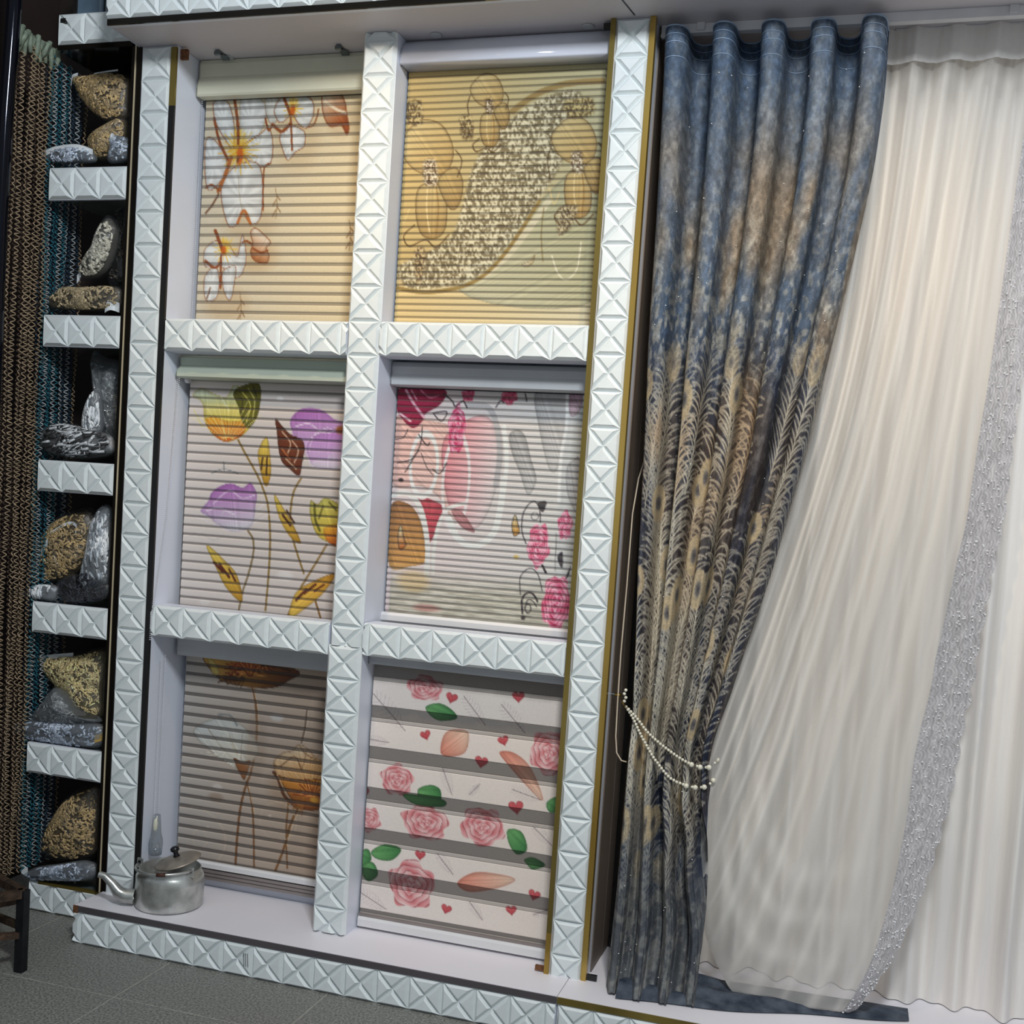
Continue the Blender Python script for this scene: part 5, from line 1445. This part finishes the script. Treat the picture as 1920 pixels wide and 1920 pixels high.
# ------------------------------------------------------------------ bags of cord and trimmings on the shelves
BAGS = {
 'A': ([-0.451,2.739,-0.394,2.745,-0.314,2.75,-0.227,2.735,-0.227,2.66,-0.231,2.607,-0.306,2.592,-0.375,2.632,-0.422,2.684],0.1,'gold'),
 'B': ([-0.362,2.523,-0.343,2.553,-0.29,2.58,-0.226,2.6,-0.213,2.544,-0.24,2.495,-0.295,2.468,-0.339,2.476],0.08,'gold'),
 'C': ([-0.499,2.48,-0.419,2.498,-0.338,2.5,-0.301,2.472,-0.304,2.449,-0.396,2.448,-0.474,2.453],0.03,'silver'),
 'D': ([-0.24,2.523,-0.217,2.529,-0.171,2.515,-0.16,2.488,-0.17,2.456,-0.207,2.445,-0.246,2.448,-0.234,2.484],0.03,'silver'),
 'E': ([-0.272,2.296,-0.24,2.252,-0.245,2.198,-0.268,2.134,-0.3,2.099,-0.346,2.085,-0.374,2.099,-0.35,2.15,-0.311,2.198,-0.296,2.256],0.08,'grey'),
 'F': ([-0.303,2.326,-0.275,2.336,-0.262,2.236,-0.255,2.106,-0.311,2.089,-0.321,2.149,-0.301,2.215,-0.292,2.267],0.15,'dark'),
 'G': ([-0.478,2.02,-0.424,2.061,-0.342,2.059,-0.232,2.066,-0.186,2.052,-0.185,2.003,-0.268,1.987,-0.39,1.987,-0.468,1.992],0.05,'bronze'),
 'H': ([-0.357,1.868,-0.308,1.848,-0.251,1.819,-0.244,1.627,-0.27,1.58,-0.313,1.603,-0.32,1.676,-0.342,1.737,-0.351,1.798],0.14,'film'),
 'I': ([-0.282,1.741,-0.262,1.708,-0.253,1.619,-0.275,1.563,-0.303,1.565,-0.322,1.616,-0.313,1.685],0.06,'white'),
 'J': ([-0.495,1.576,-0.444,1.618,-0.362,1.622,-0.269,1.607,-0.198,1.589,-0.187,1.535,-0.305,1.509,-0.408,1.514,-0.471,1.53],0.05,'zebra'),
 'K': ([-0.555,1.094,-0.524,1.233,-0.451,1.31,-0.34,1.352,-0.301,1.32,-0.311,1.19,-0.385,1.113,-0.49,1.084],0.11,'gold'),
 'L': ([-0.308,1.073,-0.282,1.219,-0.267,1.316,-0.24,1.361,-0.208,1.356,-0.196,1.277,-0.192,1.118,-0.241,1.086],0.06,'white'),
 'M': ([-0.373,1.107,-0.312,1.137,-0.273,1.089,-0.183,1.119,-0.16,1.094,-0.2,1.059,-0.291,1.037,-0.364,1.049],0.035,'black'),
 'N': ([-0.513,1.064,-0.453,1.09,-0.384,1.089,-0.39,1.042,-0.457,1.04,-0.504,1.043],0.04,'white'),
 'O': ([-0.525,0.832,-0.454,0.85,-0.349,0.866,-0.241,0.889,-0.241,0.758,-0.239,0.65,-0.312,0.638,-0.388,0.702,-0.461,0.767],0.12,'straw'),
 'P': ([-0.468,0.631,-0.422,0.708,-0.382,0.752,-0.333,0.721,-0.285,0.677,-0.202,0.662,-0.324,0.633],0.05,'film'),
 'Q': ([-0.535,0.607,-0.464,0.637,-0.334,0.642,-0.19,0.655,-0.162,0.62,-0.207,0.575,-0.351,0.572,-0.478,0.571],0.035,'silver'),
 'R': ([-0.458,0.183,-0.416,0.294,-0.352,0.382,-0.28,0.424,-0.228,0.424,-0.22,0.231,-0.268,0.175,-0.379,0.154],0.1,'gold'),
 'S': ([-0.468,0.111,-0.416,0.145,-0.332,0.168,-0.229,0.195,-0.175,0.178,-0.201,0.135,-0.33,0.118,-0.431,0.099],0.035,'silver')}
KIND = {'gold': ((176, 150, 106), 300, .0034), 'straw': ((210, 188, 136), 420, .0028), 'bronze': ((166, 148, 116), 280, .0034), 'silver': ((176, 184, 198), 150, .0032), 'grey': ((182, 176, 160), 170, .0042),
        'dark': ((92, 86, 78), 110, .004), 'white': ((214, 218, 222), 120, .0040), 'zebra': ((196, 198, 200), 90, .0052), 'black': ((34, 36, 46), 90, .003), 'film': ((120, 124, 122), 60, .003)}
BLAB = {'A': 'bag of golden brown cord at the top, widest across its top edge', 'B': 'rounded bag of bronze cord under the largest bag on the top shelf', 'C': 'flat silver bag with a white ribbon on the top shelf', 'D': 'small silver bag with white paper at the right of the top shelf',
        'E': 'long slanting bag of grey and gold cord on the second shelf', 'F': 'dark bag leaning in the right corner of the second shelf', 'G': 'flat lying bag of bronze braid on the second shelf', 'H': 'tall crumpled grey plastic bag on the third shelf',
        'I': 'upright bundle of white yarn on the third shelf', 'J': 'bag of black and white striped rope on the third shelf', 'K': 'big slanting bag of golden cord on the fourth shelf', 'L': 'upright bag of white cord on the fourth shelf', 'M': 'glossy black bag lying on the fourth shelf',
        'N': 'small white bag at the left end of the fourth shelf', 'O': 'bag of straw coloured twisted cord on the fifth shelf', 'P': 'folded clear plastic bag on the fifth shelf', 'Q': 'flat silver blue bag along the front of the fifth shelf', 'R': 'round bag of golden cord on the bottom base', 'S': 'flat black and silver bag on the bottom base'}
def pillow(P, c, Y, T, nring, bumps, seed, lump):
    """closed cushion from a front outline with a real thickness"""
    rr = np.random.RandomState(seed); n = len(P); vs = []; fs = []
    rad = [1, .93, .78, .58, .36, .16][:nring]
    for side in (-1, 1):
        for k, r in enumerate(rad):
            if side == 1 and k == 0: continue
            h = T * math.sqrt(max(0, 1 - r * r))
            for i in range(n):
                p = c + (P[i] - c) * r; hh = h * (1 + lump * (rr.rand() - .5)); vs.append((p[0], Y + side * hh, p[1]))
    F = lambda k, i: k * n + i % n
    Bk = lambda k, i: (i % n) if k == 0 else (len(rad) * n + (k - 1) * n + i % n)
    for k in range(len(rad) - 1):
        for i in range(n):
            fs.append((F(k, i), F(k, i + 1), F(k + 1, i + 1), F(k + 1, i))); fs.append((Bk(k, i + 1), Bk(k, i), Bk(k + 1, i), Bk(k + 1, i + 1)))
    vs.append((c[0], Y - T, c[1])); vs.append((c[0], Y + T, c[1])); a = len(vs) - 2
    for i in range(n): fs.append((F(len(rad) - 1, i), F(len(rad) - 1, i + 1), a)); fs.append((Bk(len(rad) - 1, i + 1), Bk(len(rad) - 1, i), a + 1))
    return vs, fs
SHZ = [2.4235, 1.9625, 1.499, 1.0375, .5725, .105]
for bi, (k, (flat, Y, kind)) in enumerate(BAGS.items()):
    O = np.array(flat).reshape(-1, 2); P = spline(O, True, 5); c = P.mean(0); w = np.ptp(P[:, 0]); h = np.ptp(P[:, 1]); T = min(.046, .30 * min(w, h) + .006)
    sz = max([z for z in SHZ if z < P[:, 1].max()])
    P[:, 1] = np.maximum(P[:, 1], sz - .002 if k not in 'GQSDMN' else sz - .002); Y = max(Y, T + .002) if k not in 'CDGMNQS' else max(Y, T - .012)
    t = thing('cord_bag', BLAB[k], 'bag', (c[0], Y, P[:, 1].min()), 'bags of cord on the shelves')
    colr, nsq, rad = KIND[kind]; rb = np.random.RandomState(40 + bi)
    vs, fs = pillow(c + (P - c) * .94, c, Y, T * .86, 6, 0, bi, .25)
    mb = MB(); mb.col = tuple(v * .24 for v in lin(colr)); mb._add(vs, fs); mb.build('contents', M['cordv'], t, smooth=True, vcol=True)
    ang = np.arctan2(P[:, 1] - c[1], P[:, 0] - c[0]); R = np.hypot(P[:, 1] - c[1], P[:, 0] - c[0]); o = np.argsort(ang); ang = ang[o]; R = R[o]
    def surf(p):
        d = p - c; a = math.atan2(d[1], d[0]); r = min(.97, np.hypot(*d) / (np.interp(a, ang, R, period=2 * math.pi) * .94)); return Y - T * .88 * math.sqrt(1 - r * r)
    mb = MB(); cnt = 0
    area_k = w * h / .02; tot = int(nsq * min(1.6, max(.35, area_k)))
    while cnt < tot:
        a = rb.uniform(0, 2 * math.pi); r = math.sqrt(rb.rand()) * .93; p = c + np.array((math.cos(a), math.sin(a))) * r * np.interp(a, ang, R, period=2 * math.pi) * .92
        th = rb.uniform(0, 6.28) if kind not in ('zebra', 'white') else rb.normal(.1 if kind == 'zebra' else 1.5, .25); L = rb.uniform(.010, .022) * (2.4 if kind in ('zebra',) else (1.6 if kind == 'white' else 1)); cvv = rb.normal(0, 1.3) if kind not in ('zebra', 'white') else .2
        pts = []; q = p.copy()
        for s_ in range(4):
            dq = q - c; lim = np.interp(math.atan2(dq[1], dq[0]), ang, R, period=2 * math.pi) * .86; lq = np.hypot(*dq)
            if lq > lim: q = c + dq * lim / lq
            pts.append((q[0], surf(q) - rad * 1.1, q[1])); th += cvv * .5; q = q + np.array((math.cos(th), math.sin(th))) * L / 3
        g = rb.uniform(.55, 1.95) if kind != 'zebra' else (1.2 if rb.rand() < .55 else .06)
        mb.col = tuple(min(1, v * g) for v in lin(colr)); mb.tube(pts, rad, 4); cnt += 1
    q = mb.build('cord_loops', M['cordv'], t, smooth=True, vcol=True); q['kind'] = 'stuff'
    vs, fs = pillow(c + (P - c) * 1.03, c, Y, T * 1.06, 6, 0, 90 + bi, .35)
    P2 = [(v[0], v[1], max(v[2], sz - .001)) for v in vs]
    MB()._add(P2, fs).build('plastic_film', M['filmmilk'] if kind in ('film', 'white', 'silver') else M['film'], t, smooth=True)
    def ribbon(pts, wd, name='ribbon', m='ribbon', dy=.006):
        mb = MB(); v_ = []; S_ = spline(np.array(pts, float), False, 5)
        for p in S_:
            y = surf(np.array(p)) - dy; v_ += [(p[0], y, p[1] - wd / 2), (p[0], y, p[1] + wd / 2), (p[0], y + .003, p[1] + wd / 2), (p[0], y + .003, p[1] - wd / 2)]
        nn = len(S_); f_ = [(4 * i + a, 4 * i + (a + 1) % 4, 4 * i + 4 + (a + 1) % 4, 4 * i + 4 + a) for i in range(nn - 1) for a in range(4)] + [(0, 1, 2, 3), (4 * nn - 1, 4 * nn - 2, 4 * nn - 3, 4 * nn - 4)]
        mb._add(v_, f_).build(name, M[m], t)
    x0, x1 = P[:, 0].min(), P[:, 0].max(); z0, z1 = P[:, 1].min(), P[:, 1].max(); X = lambda f: x0 + (x1 - x0) * f; Z = lambda f: z0 + (z1 - z0) * f
    if k == 'A': ribbon([(X(.02), Z(.80)), (X(.04), Z(.93)), (X(.12), Z(.97))], .012); ribbon([(X(.40), Z(.97)), (X(.6), Z(1.0)), (X(.78), Z(1.02))], .005)
    if k == 'C': ribbon([(X(.04), Z(.42)), (X(.35), Z(.72)), (X(.7), Z(.80)), (X(.96), Z(.55))], .017)
    if k == 'D': ribbon([(X(.15), Z(.62)), (X(.3), Z(.8)), (X(.4), Z(.75))], .030)
    if k == 'E': ribbon([(X(-.02), Z(.02)), (X(.06), Z(.08)), (X(.12), Z(.10))], .026, 'clip_tag')
    if k == 'G': ribbon([(X(.78), Z(.1)), (X(.86), Z(.2)), (X(.95), Z(.12))], .030, 'clip_tag')
    if k == 'K': ribbon([(X(.05), Z(.10)), (X(.22), Z(.30)), (X(.40), Z(.55))], .026); ribbon([(X(.42), Z(.66)), (X(.68), Z(.80)), (X(.80), Z(.78)), (X(.80), Z(.70))], .010)
    if k == 'O': ribbon([(X(.10), Z(.77)), (X(.28), Z(.81)), (X(.55), Z(.86))], .016)
    if k == 'Q': ribbon([(X(.90), Z(.45)), (X(.99), Z(.60))], .026, 'card_tab', 'yellowtab')
    if k == 'S': ribbon([(X(.0), Z(.35)), (X(.08), Z(.25))], .030, 'clip_tag'); ribbon([(X(.72), Z(.2)), (X(.75), Z(.8))], .005)

# ------------------------------------------------------------------ kettle on the plinth
KX, KY, KZ = .121, -.010, .1205
kt = thing('kettle', 'dented aluminium kettle with black lid knob standing on the white plinth', 'kettle', (KX, KY, KZ))
prof_k = [(0, 0), (.098, 0), (.106, .003), (.1105, .012), (.1115, .045), (.1110, .080), (.1085, .096), (.103, .106), (.0985, .112), (.0985, .122), (.0960, .124), (.0945, .121), (.094, .108), (.09, .100), (.088, .02), (0, .015)]
mb = MB().lathe(prof_k, (KX, KY, KZ), 48)
mb.v = [(KX + (x - KX) * .965, KY + (y - KY) * .965, z) for x, y, z in mb.v]; rk = random.Random(5); dents = [(rk.uniform(0, 6.28), rk.uniform(.02, .09), rk.uniform(.25, .5), rk.uniform(.002, .005)) for _ in range(16)] + [(-1.75, .055, .5, .006), (-2.2, .07, .35, .006), (-1.2, .085, .4, .005)]
nv = []
for (x, y, z) in mb.v:
    a = math.atan2(y - KY, x - KX); r = math.hypot(x - KX, y - KY); s_ = 1
    if r > .095:
        for (da, dz, dw, dd) in dents:
            e = ((a - da + math.pi) % (2 * math.pi) - math.pi) / dw; f_ = (z - KZ - dz) / .02; s_ -= dd / r * math.exp(-e * e - f_ * f_)
    nv.append((KX + (x - KX) * s_, KY + (y - KY) * s_, z))
mb.v = nv; mb.build('body', M['alu'], kt, smooth=True)
sp = MB().tube([(KX - .085, KY - .060, KZ + .030), (KX - .112, KY - .072, KZ + .032), (KX - .132, KY - .080, KZ + .045), (KX - .150, KY - .086, KZ + .070), (KX - .172, KY - .093, KZ + .092), (KX - .190, KY - .098, KZ + .096)], [.024, .023, .019, .014, .011, .010], 14, False).build('spout', M['alu'], kt, smooth=True)
Ml = Matrix.Rotation(math.radians(-13), 3, 'Y') @ Matrix.Rotation(math.radians(9), 3, 'X')
lid = MB().lathe([(0, -.002), (.070, -.003), (.073, .0), (.070, .003), (.058, .006), (.030, .013), (0, .016)], (KX + .016, KY + .015, KZ + .139), 40, Ml).build('lid', M['aludark'], kt, smooth=True)
kp = Vector((KX + .016, KY + .015, KZ + .139)) + Ml @ Vector((0, 0, .016))
MB().lathe([(0, 0), (.011, 0), (.008, .006), (.0075, .014), (.014, .020), (.014, .027), (.008, .032), (0, .033)], kp, 16, Ml).build('knob', M['bakelite'], lid, smooth=True)
arc = [(KX + .102 * math.cos(a), KY + .108 * math.sin(a), KZ + .128 + .004 * math.cos(a)) for a in [math.radians(192 + 150 * i / 20) for i in range(21)]]
hd_ = MB().tube(arc, .0040, 8).build('handle', M['alu'], kt, smooth=True)
MB().tube([Vector(p) + Vector((0, 0, .0)) for p in arc[12:15]], .0062, 8).build('grip_wrap', M['wrap'], hd_, smooth=True)
for a in (192, 342):
    x, y = KX + .099 * math.cos(math.radians(a)), KY + .099 * math.sin(math.radians(a))
    MB().box(x - .010, x + .010, y - .003, y + .003, KZ + .110, KZ + .142).build('lug', M['alu'], kt, bevel=.002)
    MB().tube([(x, y - .006, KZ + .130), (x, y + .006, KZ + .130)], .005, 8).build('rivet', M['ironblack'], kt)

# ------------------------------------------------------------------ iron stool at the lower left
st = thing('iron_stool', 'low rusty iron stool frame at the lower left corner', 'stool', (-.118, -.38, 0))
c0 = Vector((-.118, -.385, 0)); d1 = Vector((-.80, .36, 0)).normalized() * .24; d2 = Vector((-.52, -.85, 0)).normalized() * .24; zt = .243
cs = [c0, c0 + d1, c0 + d1 + d2, c0 + d2]
for i, c in enumerate(cs): MB().bar((c.x, c.y, 0), (c.x, c.y, zt), .026).build('leg', M['ironblack'], st)
for i in range(4):
    a, b_ = cs[i], cs[(i + 1) % 4]
    MB().bar((a.x, a.y, zt - .010), (b_.x, b_.y, zt - .010), .024).build('seat_rail', M['rust'], st)
    MB().bar((a.x, a.y, zt * .55), (b_.x, b_.y, zt * .45), .018).build('stretcher', M['rust'], st)
MB().bar((cs[0].x, cs[0].y, zt - .03), (cs[2].x, cs[2].y, zt * .5), .016).build('brace', M['rust'], st)

# ------------------------------------------------------------------ things at the top left
t = thing('glossy_pole', 'polished black pole in the upper left corner', 'pole', (-.43, -.22, 0))
MB().tube([(-.408, -.22, 3.2), (-.411, -.22, 2.8), (-.426, -.22, 2.5), (-.434, -.22, 2.2), (-.436, -.22, 1.2), (-.436, -.22, .01)], .022, 20).build('shaft', M['pole'], t, smooth=True)
MB().lathe([(0, 0), (.045, 0), (.045, .008), (.03, .012), (0, .012)], (-.436, -.22, .0), 24).build('foot', M['pole'], t, smooth=True)
t = thing('wrapped_pack', 'blue grey plastic wrapped pack above the short fascia', 'package', (-.37, .1, 2.897))
MB().box(-.425, -.322, .06, .20, 2.8965, 3.12).build('pack', M['packblue'], t, bevel=.008)
MB().box(-.426, -.412, .056, .06, 2.9, 3.1).build('tape_seam', M['black'], t)
t = thing('carton', 'white carton with a slanting red stripe above the short fascia', 'box', (-.28, .1, 2.897))
MB().box(-.318, -.262, .07, .20, 2.8965, 3.12).build('box', M['packwhite'], t, bevel=.003)
MB().bar((-.318, .0685, 2.90), (-.262, .0685, 2.972), .003, .006).build('stripe', M['redline'], t)
t = thing('carton', 'dark violet carton beside the end of the long fascia', 'box', (-.2, .1, 2.897))
MB().box(-.258, -.15, .09, .20, 2.8965, 3.12).build('box', M['packdark'], t, bevel=.003)
MB().box(-.258, -.15, .088, .09, 2.905, 2.925).build('band', M['packblue'], t)
# scuffs on the plinth tiles
mb = MB()
for dx in (0, .006, .013): mb.bar((.478 + dx, -.1505, .035), (.474 + dx, -.1505, .075), .0018, .0012)
mb.build('scuff', M['mark'], p1)
